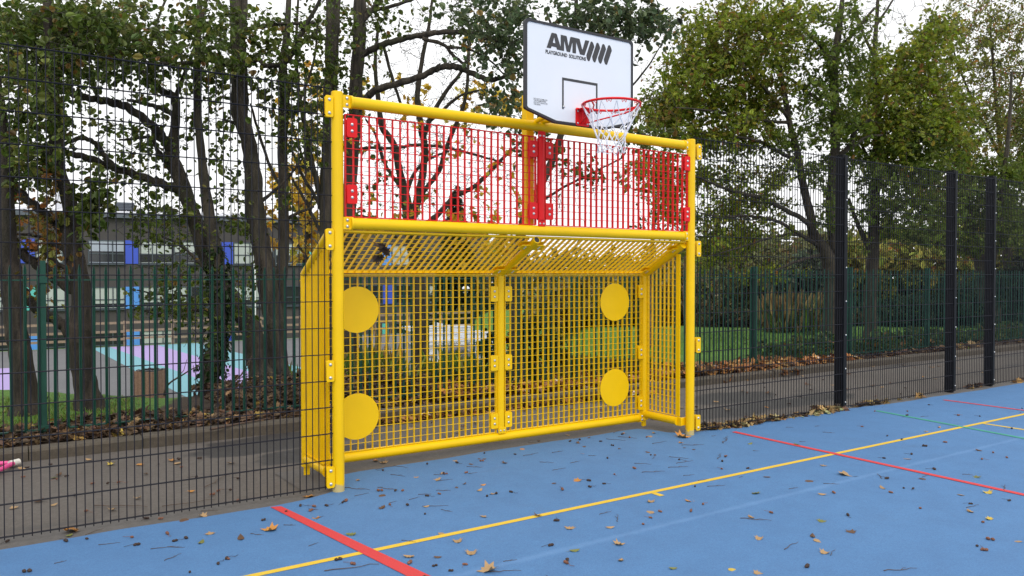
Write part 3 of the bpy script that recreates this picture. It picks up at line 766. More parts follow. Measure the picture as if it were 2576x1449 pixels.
mb.add([(u0 - .3, -.32, zr + .045 + ZO), (u1 + .3, -.32, zr + .045 + ZO), (u1 + .3, 7, zr + .75 + ZO), (u0 - .3, 7, zr + .75 + ZO), (u1 + .3, 14.3, zr + .045 + ZO), (u0 - .3, 14.3, zr + .045 + ZO)], [(0, 1, 2, 3), (3, 2, 4, 5), (1, 4, 2), (0, 3, 5)])
for k in range(int((u1 - u0) / .6)): mb.box((u0 + k * .6, 3.35, zr + .42 + ZO), (.03, 7.35, .04), X, np.array((0, 1, .0967)) / 1.00466, np.array((0, -.0967, 1)) / 1.00466)
rf = mb.build('roof', M['roof'], bld, 0)
a = FP(281, 513); b = FP(333, 524)
mb = MB(); mb.box(((a[0] + b[0]) / 2 + .2, 5.0, zr + .85 + ZO), (b[0] - a[0], 1.0, .55))
for k in range(4): mb.box(((a[0] + b[0]) / 2 + .2, 4.47, zr + .68 + k * .12 + ZO), (b[0] - a[0] + .1, .06, .05))
mb.build('roof_vent', M['gutter'], rf, 0)
a = FP(100, 470); b = FP(125, 527)
mb = MB(); mb.box(((a[0] + b[0]) / 2 + .6, 9, zr + 1.3 + ZO), (1.0, 1.0, 2.4)); mb.box(((a[0] + b[0]) / 2 + .6, 9, zr + 2.53 + ZO), (1.15, 1.15, .1)); mb.build('flue_stack', M['roof'], rf, 0)
rowz = [((FP(223, 603)[1] + 0), FP(223, 663)[1]), (FP(223, 722)[1], FP(223, 778)[1]), (FP(223, 836)[1], FP(223, 895)[1])]
def win(x0, x1, row, glassm='blind', split=(.64,), lowdark=0.0):
    a, b = FP(x0, 690)[0], FP(x1, 690)[0]; zt, zb = rowz[row]; zt += ZO; zb += ZO; w_, h_ = b - a, zt - zb; f = .07
    mb = MB(); mb.box(((a + b) / 2, -.0, (zt + zb) / 2), (w_ - .02, .06, h_ - .02)); g = mb.build('window', M[glassm], bld, 0)
    mb = MB()
    for xx in [a + f / 2, b - f / 2] + [a + w_ * s for s in split]: mb.box((xx, -.03, (zt + zb) / 2), (f, .09, h_))
    for zz in (zt - f / 2, zb + f / 2, zb + h_ * .42): mb.box(((a + b) / 2, -.028, zz), (w_, .075, f))
    mb.box(((a + b) / 2, -.07, zb - .05), (w_ + .1, .2, .06)); mb.build('window_frame', M['wframe'], g, 0)
    if lowdark:
        mb = MB(); mb.box(((a + b) / 2, -.034, zb + h_ * lowdark / 2 + f), (w_ - .1, .01, h_ * lowdark - f)); mb.build('pane', M['dark'], g, 0)
def panel(x0, x1, row, m):
    a, b = FP(x0, 690)[0], FP(x1, 690)[0]; zt, zb = rowz[row]
    mb = MB(); mb.box(((a + b) / 2, -.01, (zt + zb) / 2 + ZO), (b - a, .10, zt - zb)); mb.build('wall_panel', M[m], bld, 0)
for args in ((-60, 48, 0, 'blind'), (89, 160, 0, 'blind'), (222, 315, 0, 'skyglass', (.66,), .50), (349, 435, 0, 'blind', (.4,), .42), (437, 556, 0, 'blind', (.5,), .5),
             (587, 690, 0, 'blind', (.4, .7)), (692, 770, 0, 'blind', (.35, .7), .4), (800, 880, 0, 'dark'), (985, 1030, 0, 'blind', (.5,)), (1040, 1130, 0, 'dark'), (1152, 1200, 0, 'dark'),
             (-60, 54, 1, 'blind'), (90, 165, 1, 'blind', (.25,), .15), (222, 315, 1, 'blind', (.66,), .22), (351, 470, 1, 'blind', (.5,), .25), (480, 560, 1, 'dark'), (586, 680, 1, 'blind', (.5,), .3),
             (690, 770, 1, 'dark'), (880, 962, 1, 'dark'), (989, 1060, 1, 'dark'), (1078, 1132, 1, 'blind', (.5,), .45), (1154, 1200, 1, 'blind', (.5,), .5),
             (-60, 66, 2, 'dark'), (95, 165, 2, 'dark'), (222, 316, 2, 'dark'), (352, 440, 2, 'blind'), (586, 680, 2, 'dark'), (990, 1060, 2, 'dark'), (1156, 1200, 2, 'dark')): win(*args)
for args in ((52, 88, 0, 'pblue'), (316, 348, 0, 'pblue'), (558, 586, 0, 'pblue'), (771, 799, 0, 'pteal2'), (961, 984, 0, 'plblue'), (1131, 1151, 0, 'pblue'),
             (55, 89, 1, 'pteal2'), (316, 350, 1, 'plblue'), (574, 585, 1, 'pteal2'), (963, 988, 1, 'pblue'), (1133, 1153, 1, 'pteal2'),
             (67, 92, 2, 'plblue'), (317, 350, 2, 'plblue'), (570, 585, 2, 'pblue'), (961, 976, 2, 'pteal2'), (1132, 1155, 2, 'pteal2')): panel(*args)
a, b = FP(636, 670), FP(645, 700)
mb = MB(); mb.box((FP(640, 690)[0], -.10, -1.0 + ZO), (.14, .12, 8)); mb.build('white_pole', M['whitepaint'], bld, 0)  # stands for a white lamp-post pole, set against the wall

# ------------------------------------------------------------------ post and rail fence on the far side of the playground
wf = thing('wooden_fence', (4, 29.6, PLZ), 'low weathered wooden post and rail fence along the far side of the playground', 'fence')
xw = np.arange(-9, 19, 1.83)
for x in xw:
    mb = MB(); mb.box((x, 29.62 + .02 * x * 0, PLZ + .50), (.10, .10, 1.06)); mb.build('post', M['wood'], wf, 0, .01)
for z in (.30, .62, .95):
    mb = MB()
    for a, b in zip(xw, xw[1:]): mb.box(((a + b) / 2, 29.54, PLZ + z + rnd.uniform(-.02, .02)), (b - a - .01, .04, .095))
    mb.build('rail', M['wood'], wf, 0)

# white post-top lamps by the wooden fence
def post_lamp(p, h, label):
    t = thing('post_lamp', p, label, 'lamp')
    mb = MB(); mb.tube([p, np.array(p) + Z * (h - .30)], [.055, .045], 12); mb.build('pole', M['whitepaint'], t)
    mb = MB(); q = np.array(p) + Z * (h - .30); mb.tube([q, q + Z * .20], .075, 12); mb.tube([q + Z * .0, q + Z * .03], .1, 12); mb.build('lantern', M['greymetal'], t)
    mb = MB(); mb.dome(q + Z * .19, Z, .19, .14, 20, 5); mb.tube([q + Z * .175, q + Z * .195], .19, 20); mb.build('lamp_cap', M['whitepaint'], t)
p = G(222, 885, PLZ); post_lamp(np.array((p[0], 29.0, PLZ)), 2.2, 'white post lamp with domed cap, behind the second tree trunk from the left')
p = YP(1253/1, 800, 29.0); post_lamp(np.array((YP(1040, 800, 29.0)[0] + 0, 29.0, PLZ)) if False else np.array((float(YP((1350 + 1240 / 2.414) / S, 800, 27.0)[0]), 27.0, PLZ)), 2.35, 'white post lamp with domed cap beyond the table tennis tables')
# tall white pole between the trees
p = np.array((float(YP(643, 700, 31.0)[0]), 31.0, -2.0))

# lamp columns far off
for px, top, d, lab in ((1845, 508, 60, 'tall grey lamp column standing nearest the oak branches'), (1937, 560, 85, 'short-looking far grey lamp column between the oak branches')):
    b = DP(px, 690, d); zt_ = DP(px, top, d)[2]
    t = thing('lamp_column', (b[0], b[1], -1.0), lab, 'lamp column')
    mb = MB(); mb.tube([(b[0], b[1], -1.0), (b[0], b[1], zt_)], [.14, .09], 12); mb.build('column', M['greymetal'], t)
    mb = MB(); mb.box((b[0] + .3, b[1], zt_), (.9, .25, .12)); mb.build('lamp_head', M['greymetal'], t)

# ------------------------------------------------------------------ table tennis tables
def table(fl_, dirv_, label):
    U = np.array((dirv_[0], dirv_[1], 0)); U /= np.linalg.norm(U); V = np.cross(Z, U)
    o = np.array((fl_[0], fl_[1], PLZ)); c = o + U * 1.37 + V * .76
    t = thing('table_tennis_table', c, label, 'table tennis table', 'table tennis tables on the playground')
    mb = MB(); mb.box(c + Z * .742, (2.74, 1.525, .035), U, V, Z); top = mb.build('tabletop', M['tabletop'], t, 0, .004)
    mb = MB(); mb.box(c + Z * .69 - V * .74, (2.70, .03, .11), U, V, Z); mb.box(c + Z * .69 + V * .74, (2.70, .03, .11), U, V, Z)
    mb.box(c + Z * .69 - U * 1.35, (.03, 1.47, .11), U, V, Z); mb.box(c + Z * .69 + U * 1.35, (.03, 1.47, .11), U, V, Z); mb.build('apron', M['whitepaint'], t, 0, .003)
    for s in (-1, 1):
        mb = MB(); mb.box(c + U * s * .85 + Z * .34, (.14, 1.0, .60), U, V, Z); mb.box(c + U * s * .85 + Z * .03, (.5, 1.2, .06), U, V, Z); mb.build('leg', M['whitepaint'], t, 0, .01)
    mb = MB(); mb.box(c + Z * .84, (.012, 1.70, .15), U, V, Z)
    for k in range(5): mb.box(c + Z * (.785 + k * .028), (.02, 1.72, .012), U, V, Z)
    mb.build('net_plate', M['whitepaint'], t, 0)
    return c, U, V, top
tz = PLZ + .76
a = G(1080, 859, tz); d_ = G(1183, 823, tz) - G(1030, 826, tz)
td = np.array((math.cos(math.radians(-14)), math.sin(math.radians(-14)), 0))
c1, U1, V1, top1 = table(a, td, 'white table tennis table nearest the goal, dark maker lettering on its edge')
b_ = G(1062, 842, tz); table(b_, td, 'white table tennis table in the middle of the three')
c_ = G(1030, 826, tz); table(c_, td, 'white table tennis table farthest from the goal')
def text3(name, s, o, U, V, wd, h, m, parent):
    cu = bpy.data.curves.new('text', 'FONT'); cu.body = s; cu.size = 1; cu.offset = .015
    ob = bpy.data.objects.new('text', cu); COL.objects.link(ob)
    dg = bpy.context.evaluated_depsgraph_get(); me0 = ob.evaluated_get(dg).to_mesh()
    P = np.array([v.co[:] for v in me0.vertices]); F = [tuple(p.vertices) for p in me0.polygons]
    ob.evaluated_get(dg).to_mesh_clear(); bpy.data.objects.remove(ob); bpy.data.curves.remove(cu)
    u = (P[:, 0] - P[:, 0].min()) / np.ptp(P[:, 0]); v = P[:, 1] / .75
    mb = MB(); mb.add([o + U * wd * a + V * h * b for a, b in zip(u, v)], F); return mb.build(name, m, parent, 0)
text3('lettering', '/ cornilleau    pro  -', c1 - U1 * 1.22 - V1 * .7565 + Z * .655, U1, Z, 1.6, .075, M['ink'], bpy.data.objects[top1.name])

# timber planter bin at the edge of the playground
p = G(339, 1005, PLZ); q = G(383, 1007, PLZ)
ub = (q - p) / np.linalg.norm(q - p); vb = np.cross(Z, ub); wb = np.linalg.norm(q - p) + .02; hb = .66
pb = thing('slatted_bin', (p + q) / 2, 'brown wooden slatted bin with black liner, at the near edge of the playground', 'bin')
mb = MB(); n = 5
for face, (o_, u_, l_) in enumerate(((p, ub, wb), (p + ub * wb, vb, wb), (p + ub * wb + vb * wb, -ub, wb), (p + vb * wb, -vb, wb))):
    for k in range(n):
        c = o_ + u_ * (l_ * (k + .5) / n) + Z * hb / 2; mb.box(c, (l_ / n - .008, .025, hb), u_, np.cross(Z, u_), Z)
mb.build('slat_wall', M['binwood'], pb, 0, .003)
c = p + ub * wb / 2 + vb * wb / 2
mb = MB(); mb.box(c + Z * (hb * .47), (wb - .06, wb - .06, hb * .9), ub, vb, Z); mb.build('liner', M['liner'], pb, 0)
mb = MB(); pts = []
for k in range(25):
    t_ = 2 * PI * k / 24; r = wb * .47; q_ = c + ub * max(-r * .93, min(r * .93, math.cos(t_) * r * 1.3)) + vb * max(-r * .93, min(r * .93, math.sin(t_) * r * 1.3)) + Z * (hb + .015 + .012 * math.sin(k * 2.3)); pts.append(q_)
mb.tube(pts, .022, 6, False); mb.build('bag_rim', M['liner'], pb)

# pink tubular frame with a white rubber end on the path
tip = G(49, 1161, .035); tp2 = G(37, 1164, .035)
fp = thing('tube_frame', tip, 'pink tubular frame with a white rubber end cap lying on the tarmac path', 'metal frame')
dv = (tp2 - tip) / np.linalg.norm(tp2 - tip)
ea = G(-70, 1170, .03); eb = G(-70, 1215, .03)
mb = MB(); mb.tube([tp2, ea], .019, 12); mb.tube([tp2 + (eb - tp2) * .05, eb], .019, 12); mb.tube([ea, eb], .017, 12)
mb.build('tube', M['pink'], fp)
mb = MB(); mb.tube([tip + dv * .09, tip + dv * .006, tip], [.027, .027, .018], 14); mb.build('end_cap', M['rubber'], fp)

# heap of chain by the kerb
cx0 = G(735, 1068, .02)
ch = MB(); jr = random.Random(5); pts = []
path = [G(690, 1073, .02), G(705, 1066, .03), G(716, 1073, .02), G(722, 1062, .05), G(731, 1074, .03), G(738, 1060, .06), G(744, 1070, .03), G(750, 1056, .05), G(762, 1060, .04), G(780, 1056, .03), G(800, 1062, .02)]
fine = []
for a, b in zip(path, path[1:]):
    L = np.linalg.norm(b - a); n = max(1, int(L / .035))
    fine += [a + (b - a) * i / n for i in range(n)]
for i, (a, b) in enumerate(zip(fine, fine[1:])):
    d = b - a; d /= np.linalg.norm(d) + 1e-9; s = np.cross(d, Z); s /= np.linalg.norm(s) + 1e-9
    if i % 2: s = (s * .3 + Z * .95)
    s = s + np.array((jr.uniform(-.5, .5), jr.uniform(-.5, .5), jr.uniform(-.3, .5))); s /= np.linalg.norm(s)
    c = (a + b) / 2; loop = []
    for k in range(13):
        t = 2 * PI * k / 12; loop.append(c + d * .030 * math.cos(t) + s * .015 * math.sin(t))
    ch.tube(loop, .005, 6, False)
tag(ch.build('chain', M['steel'], None), 'galvanised steel chain lying in a heap among leaves against the kerb', 'chain')
# ------------------------------------------------------------------ trees and plants
def unit(v): return v / (np.linalg.norm(v) + 1e-9)
def leaf_shape(kind):
    """flat outline of a leaf along +x (length 1), folded a little on the midrib; polygons share the midrib"""
    if kind == 'round':
        up = [(.0, .0), (.18, .30), (.45, .43), (.75, .33), (1.0, .0)]
    elif kind == 'oval':
        up = [(.0, .0), (.25, .20), (.55, .25), (.8, .16), (1.0, .0)]
    elif kind == 'oak':
        up = [(.0, .0), (.15, .12), (.28, .26), (.38, .14), (.55, .36), (.66, .20), (.82, .30), (.90, .12), (1.0, .0)]
    elif kind == 'maple':
        up = [(.0, .0), (.02, .18), (-.08, .42), (.20, .38), (.34, .62), (.46, .34), (.62, .40), (.66, .20), (1.0, .0)]
    else:
        up = [(.0, .0), (.3, .07), (.65, .06), (1.0, .0)]
    k = len(up)
    v = [(x, y, abs(y) * .25 - .10 * x * x) for x, y in up] + [(x, -y, abs(y) * .25 - .10 * x * x) for x, y in up[1:-1]]
    f = [list(range(k)), [0] + [k + i for i in range(k - 2)][::1] + [k - 1]]
    f[1] = [k - 1] + [k + i for i in range(k - 3, -1, -1)] + [0]
    f[0] = f[0][::-1]
    return np.array(v), f
SHAPES = {k: leaf_shape(k) for k in ('round', 'oval', 'oak', 'maple', 'blade')}
class Leaves:
    def __init__(s, kind): s.kind = kind; s.p = []; s.d = []; s.n = []; s.s = []; s.c = []
    def add(s, P, D, N, size, col): s.p.append(P); s.d.append(D); s.n.append(N); s.s.append(size); s.c.append(col)
    def mesh(s, name, m, parent=None):
        P, D, N, Sz, C = (np.concatenate(a) for a in (s.p, s.d, s.n, s.s, s.c))
        D = D / (np.linalg.norm(D, axis=1, keepdims=True) + 1e-9)
        W_ = np.cross(N, D); W_ /= (np.linalg.norm(W_, axis=1, keepdims=True) + 1e-9); N2 = np.cross(D, W_)
        T, F = SHAPES[s.kind]; n, k = len(P), len(T)
        V = P[:, None] + Sz[:, None, None] * (T[None, :, 0:1] * D[:, None] + T[None, :, 1:2] * W_[:, None] + T[None, :, 2:3] * N2[:, None])
        idx = np.concatenate([np.array(f) for f in F]); sizes = np.tile([len(f) for f in F], n)
        loops = (idx[None] + (np.arange(n) * k)[:, None]).ravel()
        me = np_mesh(name, V.reshape(-1, 3) - org(parent), sizes, loops, np.repeat(np.concatenate([C, np.ones((n, 1))], 1), k, 0))
        me.materials.append(m); o = bpy.data.objects.new(name, me); return link(o, parent)
def tints(n, pal, jit=.25):
    """pal: list of (weight, rgb); natural leaf to leaf variation"""
    w = np.array([p[0] for p in pal], float); w /= w.sum(); k = nr.choice(len(pal), n, p=w)
    c = np.array([p[1] for p in pal])[k]; return np.clip(c * (1 + nr.normal(0, jit, (n, 1))) * (1 + nr.normal(0, .06, (n, 3))), .004, .9)
GREEN = [(5, (.075, .112, .016)), (3, (.10, .14, .022)), (1.2, (.15, .18, .035)), (.5, (.19, .19, .035)), (.25, (.20, .12, .03))]
GREY = [(5, (.085, .125, .050)), (3, (.11, .155, .075)), (1, (.15, .18, .07)), (.35, (.24, .17, .05))]
LIGHT = [(4, (.14, .19, .055)), (3, (.10, .15, .035)), (1, (.19, .20, .07))]
GOLD = [(4, (.62, .40, .03)), (2, (.70, .52, .08)), (1, (.50, .26, .03)), (.7, (.34, .36, .06))]
RUST = [(3, (.24, .12, .03)), (2, (.13, .11, .02)), (3, (.16, .16, .03)), (1, (.34, .13, .03))]
OAK = [(5, (.155, .205, .014)), (4, (.21, .26, .018)), (2, (.28, .31, .028)), (1, (.27, .22, .03)), (.5, (.24, .12, .025))]
OAKD = [(5, (.095, .145, .016)), (4, (.13, .18, .018)), (1, (.18, .21, .028))]
OAKB = [(3, (.22, .18, .03)), (3, (.16, .18, .02)), (1, (.22, .12, .03))]
BIRCH = [(3, (.22, .24, .05)), (3, (.17, .20, .04)), (1.5, (.33, .27, .07)), (.5, (.30, .12, .05))]
IVY = [(5, (.022, .045, .013)), (3, (.034, .062, .02)), (1, (.06, .09, .025))]

class Wood:
    def __init__(s): s.v = []; s.f = []; s.k = 0; s.nodes = []; s.nr_ = []; s.nd = []
    def tube(s, P, R, n, lump=0.0, seed=0, taper_end=True):
        P = np.array(P); R = np.array(R); m = len(P); vs = []
        d0 = unit(P[1] - P[0]); a = Z if abs(d0[2]) < .9 else X; u = unit(np.cross(d0, a)); ang = np.arange(n) * 2 * PI / n
        for i in range(m):
            d = unit(P[min(i + 1, m - 1)] - P[max(i - 1, 0)]); u = unit(u - d * (u @ d)); w = np.cross(d, u)
            r = R[i] * (1 + (lump * np.sin(ang * 3 + seed + i * .35) + lump * .7 * np.sin(ang * 5 - seed * 2 + i * .8) + lump * .8 * math.sin(i * 1.3 + seed) if lump else 0 * ang))
            vs.append(P[i] + (np.cos(ang) * r)[:, None] * u + (np.sin(ang) * r)[:, None] * w)
        s.v.append(np.concatenate(vs)); i = np.arange(m - 1)[:, None] * n; k = np.arange(n)[None]; k2 = (k + 1) % n
        s.f.append((np.stack([i + k, i + k2, i + n + k2, i + n + k], -1).reshape(-1, 4)) + s.k); s.k += m * n
    def remember(s, P, R):
        P = np.array(P)
        s.nodes.append(P); s.nr_.append(np.array(R)); d = np.gradient(P, axis=0); s.nd.append(d / (np.linalg.norm(d, axis=1, keepdims=True) + 1e-9))
    def build(s, name, m, parent):
        V = np.concatenate(s.v) - org(parent); F = np.concatenate(s.f)
        me = np_mesh(name, V, np.full(len(F), 4), F.ravel()); me.shade_smooth(); me.materials.append(m)
        return link(bpy.data.objects.new(name, me), parent)
def spline(pts, sub=7):
    pts = np.array(pts, float); P = np.concatenate([[2 * pts[0] - pts[1]], pts, [2 * pts[-1] - pts[-2]]]); out = []
    for i in range(1, len(P) - 2):
        for t in np.arange(sub) / sub:
            a, b, c, d = P[i - 1], P[i], P[i + 1], P[i + 2]
            out.append(.5 * (2 * b + (c - a) * t + (2 * a - 5 * b + 4 * c - d) * t * t + (3 * b - a - 3 * c + d) * t ** 3))
    out.append(P[-2]); return np.array(out)
class Tree:
    def __init__(s, depth): s.d = depth; s.w = Wood(); s.lv = {}; s.seed = rnd.uniform(0, 9)
    def limb(s, pts, n=10, lump=.06, base=False, d0=None, d1=None):
        """pts: (px, py, width px[, depth]); measured in the photograph, laid out in the tree's own depth"""
        m = len(pts); L = []
        for i, p in enumerate(pts):
            d = p[3] if len(p) > 3 else ((d0 if d0 is not None else s.d) + ((d1 if d1 is not None else (d0 if d0 is not None else s.d)) - (d0 if d0 is not None else s.d)) * i / max(1, m - 1))
            q = DP(p[0], p[1], d); L.append((*q, p[2] / 2 / FPX * d))
        L = spline(L, 6); P = L[:, :3]; R = np.maximum(L[:, 3], .003)
        if base:
            b = P[0].copy(); b[2] -= .25; h = np.maximum(0, 1 - (P[:, 2] - P[0, 2]) / .35); R = R * (1 + .35 * h ** 2)
            P = np.concatenate([[b], P]); R = np.concatenate([[R[0] * 1.25], R])
        else:
            j = np.array([math.sin(i * 1.7 + s.seed) for i in range(len(P))]); P = P + (j * R * .25)[:, None] * np.array((.5, .3, .8)); s.seed += 1.3
        s.w.tube(P, R, n, lump, s.seed); s.w.remember(P, R); return P
    def grow(s, targets, wander=.16, r0=.009, sag=0.0, maxlen=None, sides=4):
        """twigs that reach from the nearest wood to each target; returns the twig polylines"""
        targets = np.array(targets); out = []
        N = np.concatenate(s.w.nodes); NR = np.concatenate(s.w.nr_); ND = np.concatenate(s.w.nd)
        dist = np.array([np.min(np.sum((N - t) ** 2, 1)) for t in targets]); order = np.argsort(dist)
        cap = len(N) + len(targets) * 5 + 10; B = np.zeros((cap, 3)); BR = np.zeros(cap); BD = np.zeros((cap, 3)); c = len(N)
        B[:c] = N; BR[:c] = NR; BD[:c] = ND
        for t in targets[order]:
            d2 = np.sum((B[:c] - t) ** 2, 1); i = int(np.argmin(d2 * (1 + .15 * nr.random(c)))); a = B[i]; L = math.sqrt(d2[i])
            if L < .02: continue
            if maxlen and L > maxlen: t = a + (t - a) * maxlen / L; L = maxlen
            r = max(.0040 * s.d / 12, min(BR[i] * .72, r0 * (.45 + .75 * min(1.5, L))))
            m = 6; q = np.linspace(0, 1, m)[:, None]; P = a + (t - a) * q
            out_d = unit((t - a) + BD[i] * L * .6)
            P = P + out_d * (np.sin(q * PI) * L * .10) + nr.normal(0, wander * L * .28, (m, 3)) * np.sin(q * PI) - Z * (sag * L * (q ** 2))
            P[0] = a; R = np.linspace(r, max(.0026 * s.d / 12, r * .4), m)
            s.w.tube(P, R, sides); out.append(P)
            B[c:c + 5] = P[1:]; BR[c:c + 5] = R[1:]; g = np.gradient(P, axis=0)[1:]; BD[c:c + 5] = g / (np.linalg.norm(g, axis=1, keepdims=True) + 1e-9); c += 5
        s.w.nodes.append(B[len(N):c]); s.w.nr_.append(BR[len(N):c]); s.w.nd.append(BD[len(N):c])
        return out
    def leafy(s, twigs, per, size, pal, kind='round', spread=.07, droop=.35, start=.3):
        lv = s.lv.setdefault(kind, Leaves(kind)); Ps = []; Ds = []
        for P in twigs:
            n = nr.poisson(per)
            if n == 0: continue
            t = start + (1 - start) * nr.random(n); x = t * (len(P) - 1); i = np.minimum(x.astype(int), len(P) - 2); f = (x - i)[:, None]
            q = P[i] * (1 - f) + P[i + 1] * f; d = unit(P[-1] - P[0])
            Ps.append(q + nr.normal(0, spread, (n, 3)) * .6); Ds.append(d[None] * .5 + nr.normal(0, .7, (n, 3)) - Z * droop)
        if not Ps: return
        P = np.concatenate(Ps); n = len(P); N_ = nr.normal(0, .55, (n, 3)) + Z * .8 + np.array((-.15, -.45, 0))
        lv.add(P, np.concatenate(Ds), N_, np.clip(nr.normal(size, size * .34, n), size * .35, size * 1.9), tints(n, pal))
    def blob(s, cx, cy, rx, ry, nt, per, size, pal, kind='round', d=None, dd=.7, **kw):
        left = kind in ('round', 'maple') or pal is RUST
        if kind == 'round' and per: size *= .82; nt = int(nt * 1.35); per *= .72; rx *= 1.12; ry *= 1.12; kw.setdefault('spread', .10); kw.setdefault('start', .12)
        if per == 0: nt = int(nt * 1.7)
        """a bunch of foliage: nt twigs to points in an ellipsoid round (cx,cy), leaves along them"""
        d = d or s.d; g = {k: kw.pop(k) for k in ('wander', 'r0', 'sag', 'maxlen', 'sides') if k in kw}
        v = nr.normal(0, .56, (nt, 3)) if left or per == 0 else nr.normal(0, .5, (nt, 3))
        T = [DP(cx + a * rx, cy + b * ry, d + c * dd) for a, b, c in v]
        tw = s.grow(T, **g)
        if per > 0: s.leafy(tw, per, size, pal, kind, **kw)
        return tw
    def done(s, name, label, group, barkm, crown='crown'):
        r = np.concatenate(s.w.nodes)[0]
        t = thing(name, r, label, 'tree', group); s.w.build('trunk', M[barkm], t)
        for k, lv in s.lv.items():
            if lv.p: lv.mesh(crown, M['leaf'], t)
        return t
TL = 'trees on the verge behind the palisade fence'

# --- leftmost trunk
T = Tree(8.6)
T.limb([(70, 1062, 74), (64, 1016, 62), (52, 900, 52), (44, 849, 49), (36, 780, 50), (28, 700, 50), (18, 629, 47), (8, 440, 44), (-8, 273, 38), (-30, 120, 34), (-40, -60, 30)], 18, .05, True)
T.limb([(-10, 700, 30), (12, 640, 22), (20, 520, 18), (26, 400, 14), (40, 300, 9), (52, 210, 6)], 8)
for b in ((45, 560, 60, 90, 11), (110, 610, 60, 60, 14), (90, 480, 50, 50, 9), (130, 470, 40, 50, 8)): T.blob(*b, 6, .085, RUST, 'oak', 8.9, .5)
T.blob(60, 760, 60, 50, 8, 5, .08, RUST, 'oak', 9, .3)
T.blob(70, 330, 70, 110, 40, 7, .085, GREEN, 'round', 8.4, .6); T.blob(40, 200, 70, 90, 40, 8, .085, GREEN, 'round', 8.2, .6)
T.done('broadleaf_tree', 'leftmost tree trunk, dark furrowed bark, with rusty leaves on its right side', TL, 'barkdark')

# --- second trunk, with the low forks
T = Tree(9.0)
T.limb([(226, 1038, 66), (222, 1000, 58), (212, 944, 53), (200, 873, 56), (203, 830, 62), (208, 780, 50), (199, 700, 44), (183, 629, 46), (182, 560, 40), (170, 490, 35), (150, 440, 33), (140, 304, 33), (127, 182, 26), (122, 90, 22), (118, -40, 18)], 18, .05, True)
T.limb([(198, 850, 44), (156, 815, 28), (108, 787, 25), (69, 752, 24), (40, 700, 22, 8.9), (0, 650, 18, 8.9)], 10)
T.limb([(198, 735, 30), (139, 700, 25), (108, 675, 25), (65, 646, 22), (40, 626, 18), (0, 590, 14)], 10)
T.limb([(176, 580, 26), (139, 563, 21), (104, 530, 20), (56, 490, 20), (20, 440, 18), (-20, 380, 15)], 10)
T.limb([(190, 645, 12), (152, 624, 10), (121, 607, 9), (93, 594, 8), (43, 588, 6)], 6)
T.limb([(196, 680, 13), (156, 670, 11), (121, 641, 10), (87, 628, 10), (40, 628, 8)], 6)
T.limb([(130, 300, 20), (90, 215, 15), (50, 150, 11), (0, 110, 8)], 8); T.limb([(124, 150, 14), (180, 80, 10), (260, 40, 7)], 8)
T.limb([(135, 385, 16), (90, 372, 13), (40, 350, 10), (0, 352, 8)], 8)
for b in ((170, 100, 70, 80, 50), (130, 200, 70, 80, 52), (150, 320, 50, 60, 34), (110, 400, 60, 60, 40), (50, 420, 60, 60, 34), (230, 60, 70, 60, 36), (60, 60, 80, 60, 52)): T.blob(*b, 8, .085, GREEN, 'round', None, .6)
for b in ((230, 535, 45, 60, 20), (240, 470, 30, 40, 10)): T.blob(*b, 9, .105, GREEN, 'round', 8.7, .2)
T.blob(120, 560, 50, 40, 16, 7, .085, RUST, 'oak', 9.2, .4); T.blob(140, 640, 40, 60, 20, 7, .08, RUST, 'oak', 9.2, .4); T.blob(120, 730, 50, 40, 8, 5, .08, RUST, 'oak', 9.2, .4)
T.done('broadleaf_tree', 'second trunk from the left, leaning, with two thick low forks to its left', TL, 'barkdark')

# --- the ivy-clad stub trunk
T = Tree(10.3)
T.limb([(532, 990, 48), (528, 950, 46), (536, 905, 50), (549, 867, 42), (551, 800, 44), (550, 737, 42), (548, 690, 38), (541, 640, 36), (528, 560, 30), (516, 470, 24), (506, 380, 20), (498, 300, 18), (496, 200, 16), (500, 60, 14), (504, -40, 12)], 16, .06, True)
T.limb([(545, 795, 12), (480, 778, 8), (400, 790, 6), (330, 770, 4)], 6, .0); T.limb([(543, 768, 10), (470, 745, 7), (400, 740, 5), (345, 730, 4)], 6, .0); T.limb([(540, 690, 12), (500, 660, 9), (470, 630, 7), (420, 600, 5), (340, 575, 4)], 6, .0)
for b in ((430, 770, 90, 40, 46), (470, 740, 70, 50, 40), (440, 690, 80, 40, 30), (430, 600, 90, 50, 34), (370, 570, 70, 40, 24), (510, 850, 50, 40, 14), (610, 730, 40, 60, 22), (600, 800, 40, 40, 12)): T.blob(*b, 5, .075, GREEN, 'round', None, .8, r0=.007)
iv = Leaves('round'); P = np.concatenate([T.w.nodes[0]]); R0 = T.w.nr_[0]; sel = [i for i in range(len(P)) if .2 < P[i, 2] < 2.0]
k = nr.choice(sel, 900); v = nr.normal(0, 1, (900, 3)); v[:, 2] *= .3; v /= np.linalg.norm(v, axis=1, keepdims=True)
iv.add(P[k] + v * (R0[k] * 1.02 + np.abs(nr.normal(0, .03, 900)))[:, None] + nr.normal(0, .02, (900, 3)), v * .4 - Z * .6 + nr.normal(0, .3, (900, 3)), v, np.clip(nr.normal(.055, .015, 900), .03, .09), tints(900, IVY))
t_ = T.done('broadleaf_tree', 'curved trunk clad in dark ivy behind the palisade fence', TL, 'bark'); iv.mesh('ivy', M['leaf'], t_)

